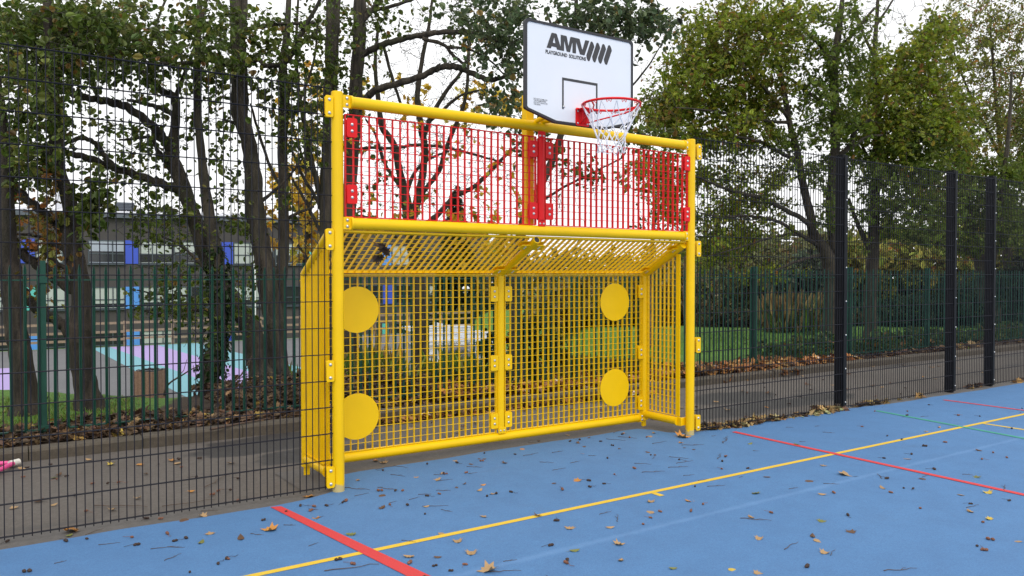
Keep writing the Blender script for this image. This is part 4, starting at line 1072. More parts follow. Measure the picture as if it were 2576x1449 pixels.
# --- the leaning multi-limbed trunk that arches to the left
T = Tree(10.6)
T.limb([(668, 968, 58), (652, 925, 52), (640, 880, 50), (630, 824, 50), (600, 780, 44), (570, 737, 46), (541, 694, 36), (514, 629, 38), (488, 549, 36), (452, 449, 36), (432, 390, 34), (440, 320, 22), (441, 250, 20), (420, 235, 18), (399, 222, 17), (349, 175, 15), (299, 152, 13), (240, 140, 11), (170, 150, 8)], 16, .06, True)
T.limb([(436, 385, 26), (410, 345, 24), (380, 315, 22), (324, 272, 21), (285, 258, 20), (240, 250, 18), (200, 243, 17), (165, 228, 15), (90, 200, 12), (40, 180, 10), (-10, 176, 8)], 10, d1=9.4)
T.limb([(455, 475, 26), (414, 466, 22), (349, 443, 21), (279, 418, 20), (215, 396, 17), (170, 386, 14), (110, 380, 10), (40, 378, 7)], 10, d1=9.6)
T.limb([(285, 419, 15), (265, 395, 14), (245, 366, 13), (225, 352, 12), (200, 348, 12), (160, 362, 9), (120, 372, 6)], 8, d0=9.9, d1=9.5)
T.limb([(438, 290, 14), (400, 270, 12), (370, 262, 10), (340, 255, 9), (320, 252, 7)], 8)
T.limb([(425, 365, 13), (405, 352, 11), (370, 345, 9), (330, 350, 7), (300, 352, 5)], 8); T.limb([(420, 410, 14), (395, 375, 11), (385, 345, 8), (385, 310, 6)], 8)
T.limb([(440, 250, 12), (470, 170, 10), (500, 90, 8), (520, 0, 6)], 8); T.limb([(300, 153, 10), (280, 100, 8), (240, 50, 6), (210, -20, 5)], 8)
T.limb([(350, 175, 10), (380, 110, 8), (400, 40, 6), (430, -30, 5)], 8)
T.limb([(250, 250, 9), (225, 205, 7), (200, 170, 5), (170, 150, 4)], 6); T.limb([(175, 232, 7), (190, 200, 6), (220, 185, 5), (270, 190, 4)], 6)
for b in ((60, 60, 90, 60, 90), (180, 80, 90, 70, 95), (300, 60, 90, 60, 80), (400, 110, 90, 70, 78), (90, 150, 90, 55, 70), (240, 150, 90, 50, 66), (350, 190, 80, 50, 46), (480, 150, 70, 70, 44), (500, 60, 80, 60, 46)): T.blob(*b, 8, .080, GREEN, 'round', 10.0, 1.2)
for b in ((60, 60, 90, 60, 32), (200, 110, 120, 70, 30), (40, 170, 60, 40, 16), (330, 70, 100, 60, 20)): T.blob(*b, 7, .095, LIGHT, 'round', 9.4, .5)
for b in ((330, 330, 60, 40, 20), (300, 460, 60, 45, 18), (250, 440, 50, 30, 10), (400, 460, 40, 50, 14), (360, 380, 70, 30, 20), (270, 320, 60, 40, 12), (440, 520, 50, 60, 24), (390, 540, 60, 50, 22), (320, 400, 70, 25, 16), (470, 300, 40, 90, 26)): T.blob(*b, 6, .080, GREEN, 'round', None, .7)
T.blob(270, 40, 60, 40, 14, 7, .07, RUST, 'oak', 12, .5); T.blob(380, 210, 40, 40, 8, 6, .07, RUST, 'oak', 12, .5)
T.done('broadleaf_tree', 'leaning tree whose long bare limbs arch to the left across the sky', TL, 'bark')

# --- tall thick trunk
T = Tree(10.9)
T.limb([(694, 962, 60), (693, 900, 50), (690, 824, 50), (684, 780, 48), (672, 700, 48), (659, 629, 46), (644, 549, 46), (638, 449, 42), (630, 400, 38), (624, 349, 36), (604, 290, 40), (602, 250, 42), (603, 175, 38), (598, 75, 35), (592, 0, 30), (590, -60, 28)], 18, .06, True)
T.limb([(612, 100, 20), (614, 40, 16), (618, -40, 13)], 10)
T.limb([(610, 165, 14), (650, 150, 12), (664, 165, 12), (690, 165, 13), (715, 160, 13), (740, 125, 13), (765, 70, 12), (800, 10, 9), (812, -30, 8)], 9, d1=10.3)
T.limb([(600, 178, 14), (570, 162, 11), (530, 150, 9), (480, 158, 9), (430, 160, 10), (395, 160, 11), (360, 156, 9)], 8, d0=10.8, d1=9.6)
T.limb([(600, 80, 12), (640, 70, 11), (690, 62, 10), (730, 60, 9), (790, 58, 7)], 8); T.limb([(598, 60, 12), (560, 20, 9), (530, -30, 7)], 8)
T.limb([(615, 330, 10), (590, 310, 8), (560, 300, 5)], 6); T.limb([(640, 520, 12), (690, 480, 8), (730, 440, 6), (760, 400, 4)], 6)
T.blob(640, 80, 80, 80, 40, 8, .085, GREEN, 'round', 10.2, .8); T.blob(560, 160, 70, 60, 30, 7, .085, GREEN, 'round', 10.2, .7)
for b in ((700, 130, 90, 80, 50), (760, 60, 80, 60, 34), (680, 210, 80, 60, 34), (580, 60, 70, 60, 30), (540, 230, 50, 70, 24), (760, 180, 60, 70, 22), (560, 330, 50, 60, 20), (590, 480, 30, 70, 18), (560, 560, 50, 60, 22)): T.blob(*b, 6.5, .080, GREEN, 'round', None, .8)
T.blob(640, 640, 40, 70, 16, 5, .07, GREEN, 'round', None, .5)
T.done('broadleaf_tree', 'tall thick straight trunk, greenish bark, left of the goal', TL, 'bark')

# --- slim stem beside it
T = Tree(11.1)
T.limb([(706, 962, 44), (702, 880, 36), (698, 800, 34), (704, 720, 30), (712, 650, 28), (714, 560, 27), (712, 449, 25), (710, 349, 25), (716, 250, 25), (712, 160, 20), (722, 80, 16), (728, -30, 12)], 12, .05, True)
T.limb([(712, 480, 10), (680, 420, 8), (650, 330, 7), (630, 260, 5)], 6); T.limb([(712, 560, 9), (740, 540, 8), (790, 520, 6)], 6)
T.limb([(735, 300, 8), (760, 240, 7), (790, 150, 6), (800, 50, 5)], 6); T.limb([(716, 250, 12), (735, 210, 9), (750, 150, 7)], 6)
for b in ((715, 330, 30, 100, 24), (740, 260, 50, 70, 24), (770, 330, 40, 90, 26), (710, 480, 30, 60, 10)): T.blob(*b, 6, .080, GREEN, 'round', None, .6)
T.blob(700, 420, 60, 120, 24, 0, .1, GREEN, wander=.2, r0=.0085)
T.done('broadleaf_tree', 'slim straight stem growing right beside the tall thick trunk', TL, 'bark')

# --- dark trunk just left of the goal post
T = Tree(11.6)
T.limb([(828, 958, 48), (826, 860, 40), (824, 700, 38), (822, 560, 37), (824, 449, 35), (828, 350, 34), (832, 190, 33), (836, 90, 34), (840, 0, 36), (842, -60, 34)], 14, .06, True)
T.limb([(815, 560, 13), (800, 470, 15), (782, 400, 15), (770, 330, 14), (758, 270, 12), (748, 200, 10), (745, 110, 8), (750, 0, 6)], 8)
T.limb([(815, 540, 12), (790, 490, 10), (760, 440, 9), (735, 380, 7), (700, 330, 5)], 6); T.limb([(818, 600, 12), (795, 560, 10), (765, 500, 8), (735, 450, 6)], 6)
for b in ((830, 60, 70, 80, 40), (800, 200, 50, 90, 34), (860, 160, 50, 70, 24), (790, 320, 40, 60, 18)): T.blob(*b, 6.5, .080, GREEN, 'round', None, .7)
T.blob(770, 420, 60, 130, 40, 0, .1, GREEN, wander=.2, r0=.0085)
T.done('broadleaf_tree', 'dark trunk rising close behind the left goal post', TL, 'bark')

# --- trunk right of the left goal post, with the two big arching limbs
T = Tree(11.9)
T.limb([(876, 955, 46), (878, 800, 40), (879, 640, 36), (878, 520, 34), (884, 410, 34), (893, 300, 34), (896, 189, 33), (905, 100, 32), (905, 20, 32), (908, -60, 30)], 14, .06, True)
T.limb([(893, 285, 20), (920, 250, 19), (946, 226, 18), (1005, 209, 17), (1063, 191, 16), (1090, 176, 16), (1115, 168, 16), (1145, 168, 16), (1167, 175, 15), (1205, 192, 14), (1232, 201, 13), (1266, 194, 10), (1290, 185, 8)], 10, d1=11.2)
T.limb([(900, 145, 18), (925, 130, 17), (960, 113, 16), (1000, 102, 15), (1037, 92, 14), (1075, 86, 14), (1115, 81, 13), (1180, 84, 12), (1230, 100, 9), (1270, 105, 6)], 10, d1=11)
T.limb([(906, 60, 16), (940, 20, 13), (980, -30, 10)], 8); T.limb([(905, 30, 14), (960, 22, 10), (1010, 8, 9), (1060, -10, 7)], 8)
T.limb([(885, 390, 9), (910, 373, 8), (994, 372, 8), (1050, 364, 8), (1110, 369, 8), (1153, 378, 7), (1223, 397, 6), (1270, 410, 4)], 7)
T.limb([(1063, 97, 10), (1115, 112, 9), (1140, 140, 9), (1165, 160, 8), (1178, 188, 6)], 7, d0=11.4)
T.limb([(1120, 118, 8), (1180, 125, 6), (1230, 150, 5), (1270, 190, 4)], 6, d0=11.3); T.limb([(965, 115, 8), (985, 190, 8), (1008, 260, 7)], 6)
for b in ((920, 40, 60, 60, 26), (1000, 50, 80, 60, 30), (940, 150, 50, 60, 14), (1180, 60, 60, 60, 26), (880, 250, 30, 80, 14)): T.blob(*b, 6, .080, GREEN, 'round', None, .7)
for b in ((1240, 60, 70, 70, 66), (1290, 130, 50, 80, 52), (1220, 130, 60, 60, 30), (1300, 40, 50, 60, 44), (1270, 260, 60, 50, 22), (1310, 330, 30, 50, 12), (1240, 280, 50, 50, 16), (1170, 20, 60, 40, 24)): T.blob(*b, 7.5, .085, GREY, 'round', 11, .8)
T.blob(1050, 330, 260, 190, 190, 0, .1, GREEN, wander=.22, r0=.0085); T.blob(960, 470, 90, 90, 40, 5, .075, GREEN, 'round', None, .8, r0=.0085)
T.blob(1120, 100, 160, 90, 90, 0, .1, GREEN, wander=.22, r0=.0075)
T.done('broadleaf_tree', 'trunk right of the left goal post, two big limbs arching right toward the backboard', TL, 'bark')

# --- bare fanning stems seen through the red mesh
T = Tree(12.8)
T.limb([(1060, 950, 46), (1058, 860, 36), (1056, 770, 34), (1050, 700, 33), (1040, 620, 34), (1032, 560, 34), (1025, 530, 28), (1013, 465, 22), (1003, 420, 18), (994, 373, 17), (976, 340, 16), (961, 318, 15), (950, 240, 12), (944, 160, 9), (952, 60, 7)], 12, .06, True)
T.limb([(1034, 555, 26), (1046, 521, 22), (1055, 480, 20), (1062, 447, 19), (1068, 373, 18), (1060, 318, 17), (1050, 240, 14), (1062, 150, 11), (1080, 60, 8), (1090, -30, 6)], 10)
T.limb([(1050, 500, 14), (1075, 470, 13), (1105, 428, 12), (1118, 385, 12), (1140, 330, 11), (1170, 250, 9), (1178, 160, 8), (1180, 60, 6)], 8)
T.limb([(1042, 580, 16), (1086, 554, 15), (1115, 525, 14), (1142, 495, 13), (1170, 482, 13), (1197, 466, 12), (1235, 430, 10), (1271, 392, 8), (1310, 360, 5)], 8)
T.limb([(1068, 340, 12), (1082, 300, 12), (1097, 271, 12), (1128, 222, 10), (1156, 187, 9), (1175, 145, 7), (1190, 80, 5)], 8); T.limb([(1075, 310, 9), (1110, 280, 9), (1160, 240, 7), (1220, 225, 5)], 7)
T.limb([(1020, 500, 11), (1040, 440, 9), (1080, 400, 7), (1130, 380, 5)], 6); T.limb([(1015, 480, 12), (985, 440, 10), (965, 405, 9), (945, 340, 7), (920, 300, 5)], 7)
T.limb([(1000, 600, 9), (960, 560, 8), (920, 545, 6), (880, 540, 5)], 6)
T.blob(1120, 420, 200, 150, 260, 0, .1, GREEN, wander=.25, r0=.00855); T.blob(1060, 250, 180, 120, 130, 0, .1, GREEN, wander=.22, r0=.0085); T.blob(1100, 60, 200, 80, 110, 0, .1, GREEN, wander=.22, r0=.0085)
for b in ((920, 540, 60, 50, 14), (1240, 560, 80, 40, 18), (1270, 470, 50, 80, 14), (1130, 540, 50, 40, 8), (1020, 540, 80, 40, 10), (900, 330, 30, 60, 10), (1150, 400, 90, 90, 10)): T.blob(*b, 4, .095, GOLD, 'maple', 13, .8, r0=.0075)
T.blob(1240, 255, 80, 32, 26, 6, .10, GOLD, 'maple', 13.5, .6, r0=.0075); T.blob(1200, 230, 70, 30, 10, 4, .09, GOLD, 'maple', 13.2, .6, r0=.0075)
for b in ((920, 250, 50, 60, 14), (1000, 250, 60, 50, 8), (1100, 320, 60, 30, 6), (1190, 90, 40, 30, 6), (1270, 640, 80, 40, 26), (1240, 620, 70, 40, 20)): T.blob(*b, 4.5, .095, GOLD, 'maple', 13.2, .7, r0=.0075)
T.done('broadleaf_tree', 'almost bare tree fanning out behind the red mesh, a few golden leaves left', TL, 'bark')

# --- golden maple, farther back left of the goal
T = Tree(15.0)
T.limb([(775, 930, 26), (772, 800, 20), (770, 650, 16), (778, 540, 14), (772, 420, 12), (765, 300, 9), (770, 180, 6)], 10, .05, True)
for q in ([(772, 560, 8), (740, 500, 6), (710, 430, 4)], [(774, 520, 8), (800, 470, 6), (815, 400, 4)], [(772, 640, 8), (730, 600, 6), (690, 570, 4)], [(770, 420, 7), (740, 330, 5), (725, 250, 4)]): T.limb(q, 6)
for b in ((760, 560, 60, 70, 36), (730, 480, 60, 60, 30), (790, 480, 40, 80, 26), (770, 380, 50, 60, 22), (790, 260, 40, 60, 20), (730, 330, 50, 70, 18), (770, 190, 40, 40, 10), (680, 520, 40, 50, 10), (770, 650, 60, 40, 18)): T.blob(*b, 5, .115, GOLD, 'maple', None, .9, r0=.007)
T.done('maple_tree', 'golden-leaved maple glimpsed between the trunks left of the goal', TL, 'bark')

# --- tree whose leafy sprays hang behind the backboard
T = Tree(11.2)
T.limb([(1300, 950, 34), (1298, 800, 28), (1302, 660, 26), (1317, 563, 25), (1345, 500, 23), (1372, 440, 21), (1388, 406, 19), (1410, 340, 17), (1425, 250, 15), (1440, 150, 13), (1448, 60, 11), (1450, -30, 9)], 10, .05, True)
T.limb([(1425, 250, 10), (1480, 150, 8), (1540, 90, 7), (1610, 55, 6), (1680, 20, 4)], 7); T.limb([(1440, 160, 9), (1400, 90, 7), (1370, 20, 6)], 6); T.limb([(1600, 58, 6), (1650, 70, 4), (1690, 90, 3)], 5)
T.limb([(1410, 330, 9), (1480, 330, 7), (1560, 320, 6), (1640, 345, 4)], 6); T.limb([(1340, 520, 9), (1420, 470, 7), (1500, 430, 5), (1570, 395, 4)], 6); T.limb([(1436, 200, 8), (1560, 230, 6), (1620, 180, 5), (1665, 110, 3)], 6)
for b in ((1440, 30, 60, 40, 26), (1530, 40, 70, 50, 44), (1610, 40, 70, 40, 46), (1650, 75, 50, 40, 26), (1590, 95, 60, 25, 16), (1480, 70, 60, 30, 16)): T.blob(*b, 7.5, .090, GREY, 'round', 10.8, .5)
for b in ((1620, 330, 40, 40, 16), (1600, 360, 40, 30, 8), (1450, 430, 50, 60, 14), (1380, 380, 40, 60, 14), (1490, 440, 30, 30, 8), (1340, 330, 30, 40, 10)): T.blob(*b, 7, .085, GREEN, 'round', None, .5)
T.blob(1640, 220, 50, 90, 30, 0, .1, GREEN, wander=.15, r0=.0075); T.blob(1400, 470, 100, 90, 50, 0, .1, GREEN, wander=.22, r0=.0075)
T.done('broadleaf_tree', 'tree whose grey-green sprays hang out from behind the backboard', TL, 'bark')

# ------------------------------------------------------------------ oaks on the lawn to the right
TR = 'oaks on the lawn to the right'
def fill(T, lst, per, size, pal, kind='oak', dd=1.4, **kw):
    for b in lst: T.blob(*b, per * 1.7, size * .80, pal, kind, kw.get('d'), dd, r0=.012, spread=.13, droop=.15)
T = Tree(17.8)
T.limb([(2092, 868, 56), (2092, 830, 47), (2095, 780, 45), (2096, 720, 44), (2092, 670, 46), (2080, 642, 34), (2068, 620, 28), (2045, 585, 24), (2040, 550, 22), (2028, 499, 20), (2016, 440, 18), (2006, 382, 16), (1985, 304, 14), (1963, 174, 11), (1946, 108, 8), (1930, 20, 6)], 14, .05, True)
T.limb([(2096, 680, 34), (2102, 640, 27), (2094, 580, 25), (2091, 521, 25), (2096, 430, 24), (2102, 347, 23), (2098, 217, 22), (2100, 150, 20), (2112, 60, 14), (2122, -30, 10)], 12)
T.limb([(2050, 600, 14), (2032, 562, 13), (1980, 530, 12), (1919, 500, 10), (1860, 485, 9), (1811, 469, 7), (1755, 445, 5)], 8, d1=16.6)
T.limb([(2015, 430, 12), (1998, 404, 11), (1960, 382, 10), (1919, 360, 9), (1880, 348, 7), (1833, 343, 6), (1770, 335, 4)], 8, d1=16.8)
T.limb([(2060, 618, 12), (2032, 602, 10), (1963, 560, 9), (1920, 548, 8), (1876, 543, 7), (1830, 545, 6), (1781, 540, 4), (1740, 530, 3)], 8, d1=16.5)
T.limb([(2068, 640, 10), (2030, 650, 8), (1985, 665, 7), (1930, 690, 5), (1880, 700, 4)], 7, d1=16.8); T.limb([(2040, 600, 8), (1990, 590, 7), (1930, 600, 6), (1870, 620, 5), (1800, 640, 3)], 7, d1=16.4)
T.limb([(1985, 300, 10), (1940, 240, 8), (1880, 180, 6), (1820, 120, 4)], 7, d1=16.6); T.limb([(1990, 310, 9), (1900, 300, 7), (1800, 280, 5), (1700, 270, 3)], 7, d1=16.2)
T.limb([(2098, 160, 12), (2060, 110, 10), (2010, 60, 8), (1960, 0, 6)], 7); T.limb([(2100, 140, 12), (2150, 80, 9), (2200, 20, 6)], 7); T.limb([(2096, 270, 10), (2050, 245, 9), (1990, 200, 7), (1960, 190, 5)], 7)
T.limb([(2100, 400, 14), (2140, 365, 13), (2150, 330, 12), (2190, 300, 9)], 8, d1=17.2); T.limb([(2142, 372, 9), (2180, 345, 8), (2220, 340, 5)], 6)
fill(T, ((1860, 60, 120, 70, 120), (1770, 130, 90, 80, 95), (1870, 170, 110, 80, 130), (1760, 230, 110, 80, 130), (1700, 210, 70, 60, 40), (1870, 270, 100, 70, 110), (1680, 290, 80, 60, 60), (1740, 340, 120, 50, 90), (1860, 350, 100, 50, 60), (1960, 120, 70, 80, 60), (2000, 40, 90, 60, 70)), 13, .115, OAK)
fill(T, ((1680, 270, 80, 50, 36), (1820, 110, 110, 90, 60), (1930, 250, 60, 60, 40)), 12, .11, OAKB)
fill(T, ((2060, 230, 70, 60, 46), (2080, 120, 80, 60, 56), (2060, 330, 60, 40, 40), (2130, 180, 70, 80, 60), (2140, 60, 70, 60, 40), (2050, 430, 60, 40, 26), (2150, 300, 70, 50, 40), (1980, 360, 50, 50, 24), (2090, 530, 50, 70, 30)), 12, .11, OAKD)
fill(T, ((1640, 440, 70, 50, 60), (1700, 480, 80, 50, 56), (1680, 400, 60, 40, 30), (1690, 545, 70, 40, 34), (1800, 440, 80, 30, 40), (1880, 450, 90, 40, 40), (1920, 510, 90, 25, 34), (1830, 510, 80, 30, 34), (1800, 560, 80, 35, 46), (1900, 575, 80, 30, 20), (1960, 440, 50, 40, 22), (1840, 610, 90, 50, 60), (1780, 640, 60, 60, 44), (1920, 690, 80, 25, 30)), 11, .105, OAK)
T.blob(1950, 420, 190, 200, 220, 0, .1, GREEN, wander=.22, r0=.013, dd=1.2); T.blob(2040, 300, 90, 120, 70, 0, .1, GREEN, wander=.22, r0=.012, dd=1.2)
T.done('oak_tree', 'large oak with forked trunk, just left of the first black fence post', TR, 'barkoak')

T = Tree(19.0)
T.limb([(2190, 868, 40), (2190, 820, 32), (2191, 740, 30), (2194, 660, 28), (2197, 625, 26), (2200, 530, 23), (2204, 434, 21), (2206, 304, 19), (2203, 210, 15), (2200, 130, 12), (2206, 40, 9), (2210, -30, 7)], 12, .05, True)
T.limb([(2192, 640, 13), (2170, 590, 12), (2150, 545, 10), (2135, 500, 8)], 7); T.limb([(2196, 600, 12), (2230, 560, 10), (2250, 530, 8), (2290, 500, 6)], 7); T.limb([(2204, 440, 10), (2180, 390, 8), (2160, 350, 6)], 7)
T.limb([(2206, 330, 10), (2250, 290, 8), (2300, 240, 6), (2340, 190, 4)], 7); T.limb([(2204, 250, 10), (2240, 190, 8), (2290, 130, 6), (2340, 70, 4)], 7); T.limb([(2203, 150, 8), (2170, 80, 6), (2150, 10, 5)], 6); T.limb([(2207, 60, 7), (2240, 10, 5), (2270, -40, 4)], 6)
T.limb([(2200, 480, 10), (2260, 450, 8), (2330, 425, 6), (2400, 410, 4)], 7)
fill(T, ((2240, 240, 90, 70, 90), (2320, 200, 90, 70, 90), (2300, 300, 100, 60, 110), (2200, 330, 70, 60, 64), (2260, 380, 70, 50, 60), (2380, 270, 70, 60, 60), (2220, 160, 70, 60, 34), (2330, 120, 70, 70, 70), (2360, 60, 60, 40, 24), (2180, 250, 60, 60, 40), (2390, 330, 60, 60, 50)), 13, .12, OAK)
fill(T, ((2250, 440, 90, 50, 64), (2330, 400, 80, 50, 66), (2200, 420, 60, 60, 40), (2310, 500, 90, 50, 60), (2210, 520, 60, 50, 34), (2330, 340, 70, 40, 40), (2160, 380, 60, 60, 34), (2250, 580, 80, 50, 46), (2340, 570, 70, 60, 46)), 12, .12, OAKD)
T.blob(2240, 40, 120, 80, 70, 0, .1, GREEN, wander=.18, r0=.013, dd=1); T.blob(2230, 350, 120, 200, 100, 0, .1, GREEN, wander=.2, r0=.012, dd=1)
T.done('oak_tree', 'straight single-trunk oak between the first and second black fence posts', TR, 'barkoak')

T = Tree(23.0)
T.limb([(2494, 835, 56), (2490, 780, 46), (2484, 720, 44), (2476, 660, 44), (2462, 620, 26), (2440, 570, 22), (2430, 500, 20), (2420, 440, 19), (2411, 391, 19), (2403, 340, 17), (2394, 300, 13), (2380, 260, 10), (2370, 190, 7)], 12, .05, True)
T.limb([(2482, 670, 28), (2500, 620, 24), (2510, 560, 18), (2520, 480, 14), (2530, 400, 11), (2540, 300, 8), (2545, 180, 6)], 10)
T.limb([(2468, 640, 16), (2420, 628, 12), (2380, 618, 9), (2330, 605, 6)], 7); T.limb([(2480, 670, 12), (2440, 690, 9), (2410, 720, 6)], 6); T.limb([(2405, 330, 9), (2430, 305, 8), (2460, 290, 5)], 6); T.limb([(2415, 420, 9), (2370, 400, 7), (2330, 390, 4)], 6)
fill(T, ((2400, 470, 90, 60, 80), (2480, 440, 90, 70, 90), (2380, 560, 80, 60, 70), (2480, 540, 90, 60, 90), (2550, 470, 60, 80, 60), (2450, 620, 90, 40, 50), (2560, 590, 50, 60, 40), (2430, 360, 60, 60, 40)), 12, .13, OAKD, dd=1.6)
fill(T, ((2380, 330, 70, 80, 60), (2440, 400, 80, 60, 60), (2340, 470, 60, 50, 40)), 11, .12, OAKB, dd=1.6)
T.done('oak_tree', 'dark oak forking behind the second and third black fence posts', TR, 'barkoak')

T = Tree(26.0)
T.limb([(2552, 830, 40), (2548, 740, 32), (2540, 680, 26), (2530, 600, 20), (2534, 500, 16), (2520, 400, 12), (2510, 300, 9), (2500, 180, 7), (2490, 60, 5)], 10, .05, True)
T.limb([(2548, 720, 20), (2575, 640, 16), (2590, 540, 12), (2600, 400, 9), (2596, 250, 6)], 8); T.limb([(2520, 400, 9), (2470, 300, 7), (2420, 190, 5), (2390, 100, 3)], 6); T.limb([(2515, 330, 8), (2560, 230, 6), (2590, 130, 4)], 6)
fill(T, ((2470, 120, 130, 100, 170), (2420, 220, 90, 90, 120), (2540, 220, 90, 110, 190), (2560, 80, 70, 80, 110), (2450, 30, 90, 60, 70), (2560, 340, 70, 90, 190), (2470, 300, 90, 70, 120), (2390, 90, 70, 60, 50)), 8, .12, BIRCH, 'oval', dd=1.8)
fill(T, ((2560, 420, 60, 80, 90), (2570, 560, 50, 90, 80), (2580, 300, 40, 80, 50)), 12, .13, OAKD, 'oval', dd=1.6)
T.blob(2480, 150, 130, 140, 110, 0, .1, GREEN, wander=.2, r0=.012, dd=1.4)
T.done('broadleaf_tree', 'thin-leaved pale tree at the right edge, its fine twigs lit by the sky', TR, 'barkoak')

# --- pale flaky trunks seen through the goal mesh and beside its right post
for pts, d, lab in (([(1638, 905, 15), (1640, 830, 13), (1641, 760, 13), (1636, 690, 12), (1642, 600, 10), (1648, 500, 8)], 20, 'pale flaky-barked thin trunk seen through the mesh right of the upper right disc'),
                    ([(1724, 875, 12), (1726, 800, 11), (1722, 730, 10), (1726, 640, 9), (1722, 560, 7)], 22, 'pale flaky-barked thin trunk close behind the right goal post')):
    T = Tree(d); T.limb(pts, 10, .1, True); T.limb([(pts[-1][0], pts[-1][1] + 60, 5), (pts[-1][0] + 25, pts[-1][1], 4), (pts[-1][0] + 40, pts[-1][1] - 50, 2)], 6)
    T.blob(pts[-1][0], pts[-1][1] + 60, 50, 60, 30, 4, .10, GREEN, 'oval', None, .8, r0=.008); T.done('broadleaf_tree', lab, None, 'barkpale')

# --- dark conifer far off
cb = DP(1147, 600, 46); apex = DP(1146, 466, 46)
ct = thing('conifer_tree', (cb[0], cb[1], -3), 'dark conical conifer far off, seen low through the left red mesh', 'tree')
Wd = Wood(); Wd.tube(np.linspace((cb[0], cb[1], -3), apex, 12), np.linspace(.22, .02, 12), 8); lv = Leaves('oval'); H = apex[2] + 2.2
n = 5200; t = nr.random(n) ** .62; a = nr.random(n) * 2 * PI; lay = .75 + .25 * np.abs(np.sin(t * 34)); r = t * 2.0 * lay * nr.random(n) ** .35
P = np.stack([cb[0] + np.cos(a) * r, cb[1] + np.sin(a) * r, apex[2] - t * H - r * .25 + nr.normal(0, .05, n)], 1)
lv.add(P, np.stack([np.cos(a), np.sin(a), -.35 + 0 * a], 1) + nr.normal(0, .3, (n, 3)), nr.normal(0, .3, (n, 3)) + Z, np.clip(nr.normal(.34, .08, n), .15, .6), tints(n, [(3, (.018, .038, .020)), (2, (.03, .055, .028))]))
Wd.build('trunk', M['barkdark'], ct); lv.mesh('crown', M['leaf'], ct)
# ------------------------------------------------------------------ shrubs, woodland, grass
def scatter(lv, blobs, n, size, pal, up=.5, shell=.55, lump=0.0):
    """leaves through ellipsoids (px, py, rx, ry, depth, dd, share): thicker toward the outside, in uneven clumps"""
    tot = sum(b[6] for b in blobs)
    for cx, cy, rx, ry, d, dd, sh in blobs:
        k = int(n * sh / tot); nc = max(6, k // 28)
        v = nr.normal(0, 1, (nc, 3)); v /= np.linalg.norm(v, axis=1, keepdims=True); v *= (nr.random((nc, 1)) ** (1 / 3)) * (1 - shell) + shell * nr.random((nc, 1)) ** .35
        own = nr.integers(0, nc, k); q = v[own] + nr.normal(0, .10 + .06 * lump, (k, 3))
        P = np.array([DP(cx + a * rx, cy + b * ry, d + c * dd) for a, b, c in q])
        sc = d / 30; tone = (1 + nr.normal(0, .22, nc))[own][:, None]
        C = np.clip(tints(k, pal) * tone, .004, .9)
        lv.add(P, nr.normal(0, .7, (k, 3)) + Z * -.1, nr.normal(0, .6, (k, 3)) + Z * up + np.array((-.25, -.5, 0)), np.clip(nr.normal(size, size * .3, k), size * .4, size * 2), C)
def shrub(name, label, blobs, n, size, pal, kind='oval', stems=8, group=None, barkm='barkoak', cat='shrub', kindtag=None):
    b0 = blobs[0]; foot = DP(b0[0], b0[1] + b0[3], b0[4]); g = float(hgt(foot[0], foot[1])) if foot[1] > 2.5 else 0
    t = thing(name, (foot[0], foot[1], g), label, cat, group)
    W_ = Wood()
    for k in range(stems):
        b = blobs[k % len(blobs)]; tip = DP(b[0] + rnd.uniform(-.7, .7) * b[2], b[1] - rnd.uniform(.1, .8) * b[3], b[4] + rnd.uniform(-.5, .5) * b[5])
        fo = DP(b[0] + rnd.uniform(-.3, .3) * b[2], b[1] + b[3], b[4]); fo[2] = float(hgt(fo[0], max(2.6, fo[1]))) - .05
        mid = (fo + tip) / 2 + np.array((rnd.uniform(-.15, .15), rnd.uniform(-.15, .15), 0)); P = spline([fo, mid, tip], 5)
        W_.tube(P, np.linspace(.02, .004, len(P)) * (b[4] / 12) ** .6, 5)
    W_.build('stem', M[barkm], t)
    lv = Leaves(kind); scatter(lv, blobs, n, size, pal); lv.mesh('foliage', M['leaf'], t); return t
def mass(name, blobs, n, size, pal, kind='oval'):
    lv = Leaves(kind); scatter(lv, blobs, n, size, pal, lump=1); o = lv.mesh(name, M['leaf']); return o
OLIVE = [(4, (.200, .215, .085)), (3, (.155, .17, .070)), (1.5, (.20, .185, .08)), (.6, (.22, .14, .06))]
YG = [(4, (.26, .27, .055)), (3, (.20, .215, .045)), (1.5, (.34, .30, .07)), (.6, (.30, .15, .04))]
DARKG = [(4, (.035, .060, .028)), (3, (.050, .078, .034)), (1, (.085, .105, .045))]
BLUEG = [(4, (.070, .10, .060)), (3, (.10, .13, .08)), (1, (.05, .075, .04))]
TANGLE = [(3, (.20, .185, .095)), (3, (.155, .165, .07)), (2, (.25, .21, .12)), (.8, (.27, .17, .04))]
# far woodland that closes the view, one mass
wl = Leaves('oval')
scatter(wl, [(1260, 730, 90, 130, 48, 4, 9), (1340, 735, 90, 110, 46, 4, 9), (1440, 730, 90, 105, 46, 4, 9), (1540, 735, 90, 105, 46, 4, 9), (1640, 735, 90, 105, 45, 4, 9), (1740, 720, 90, 110, 44, 4, 9)], 13000, .40, TANGLE)
scatter(wl, [(1780, 690, 90, 110, 42, 4, 9), (1870, 680, 90, 110, 41, 4, 10), (1960, 690, 90, 110, 40, 4, 10), (2050, 690, 90, 120, 40, 4, 10)], 12000, .34, OLIVE)
scatter(wl, [(2150, 690, 90, 120, 40, 4, 10), (2240, 680, 90, 120, 40, 4, 10), (2330, 680, 90, 120, 40, 4, 10), (2420, 670, 90, 130, 40, 4, 10), (2520, 660, 110, 140, 40, 4, 12), (2640, 650, 110, 150, 40, 4, 9)], 16000, .34, YG)
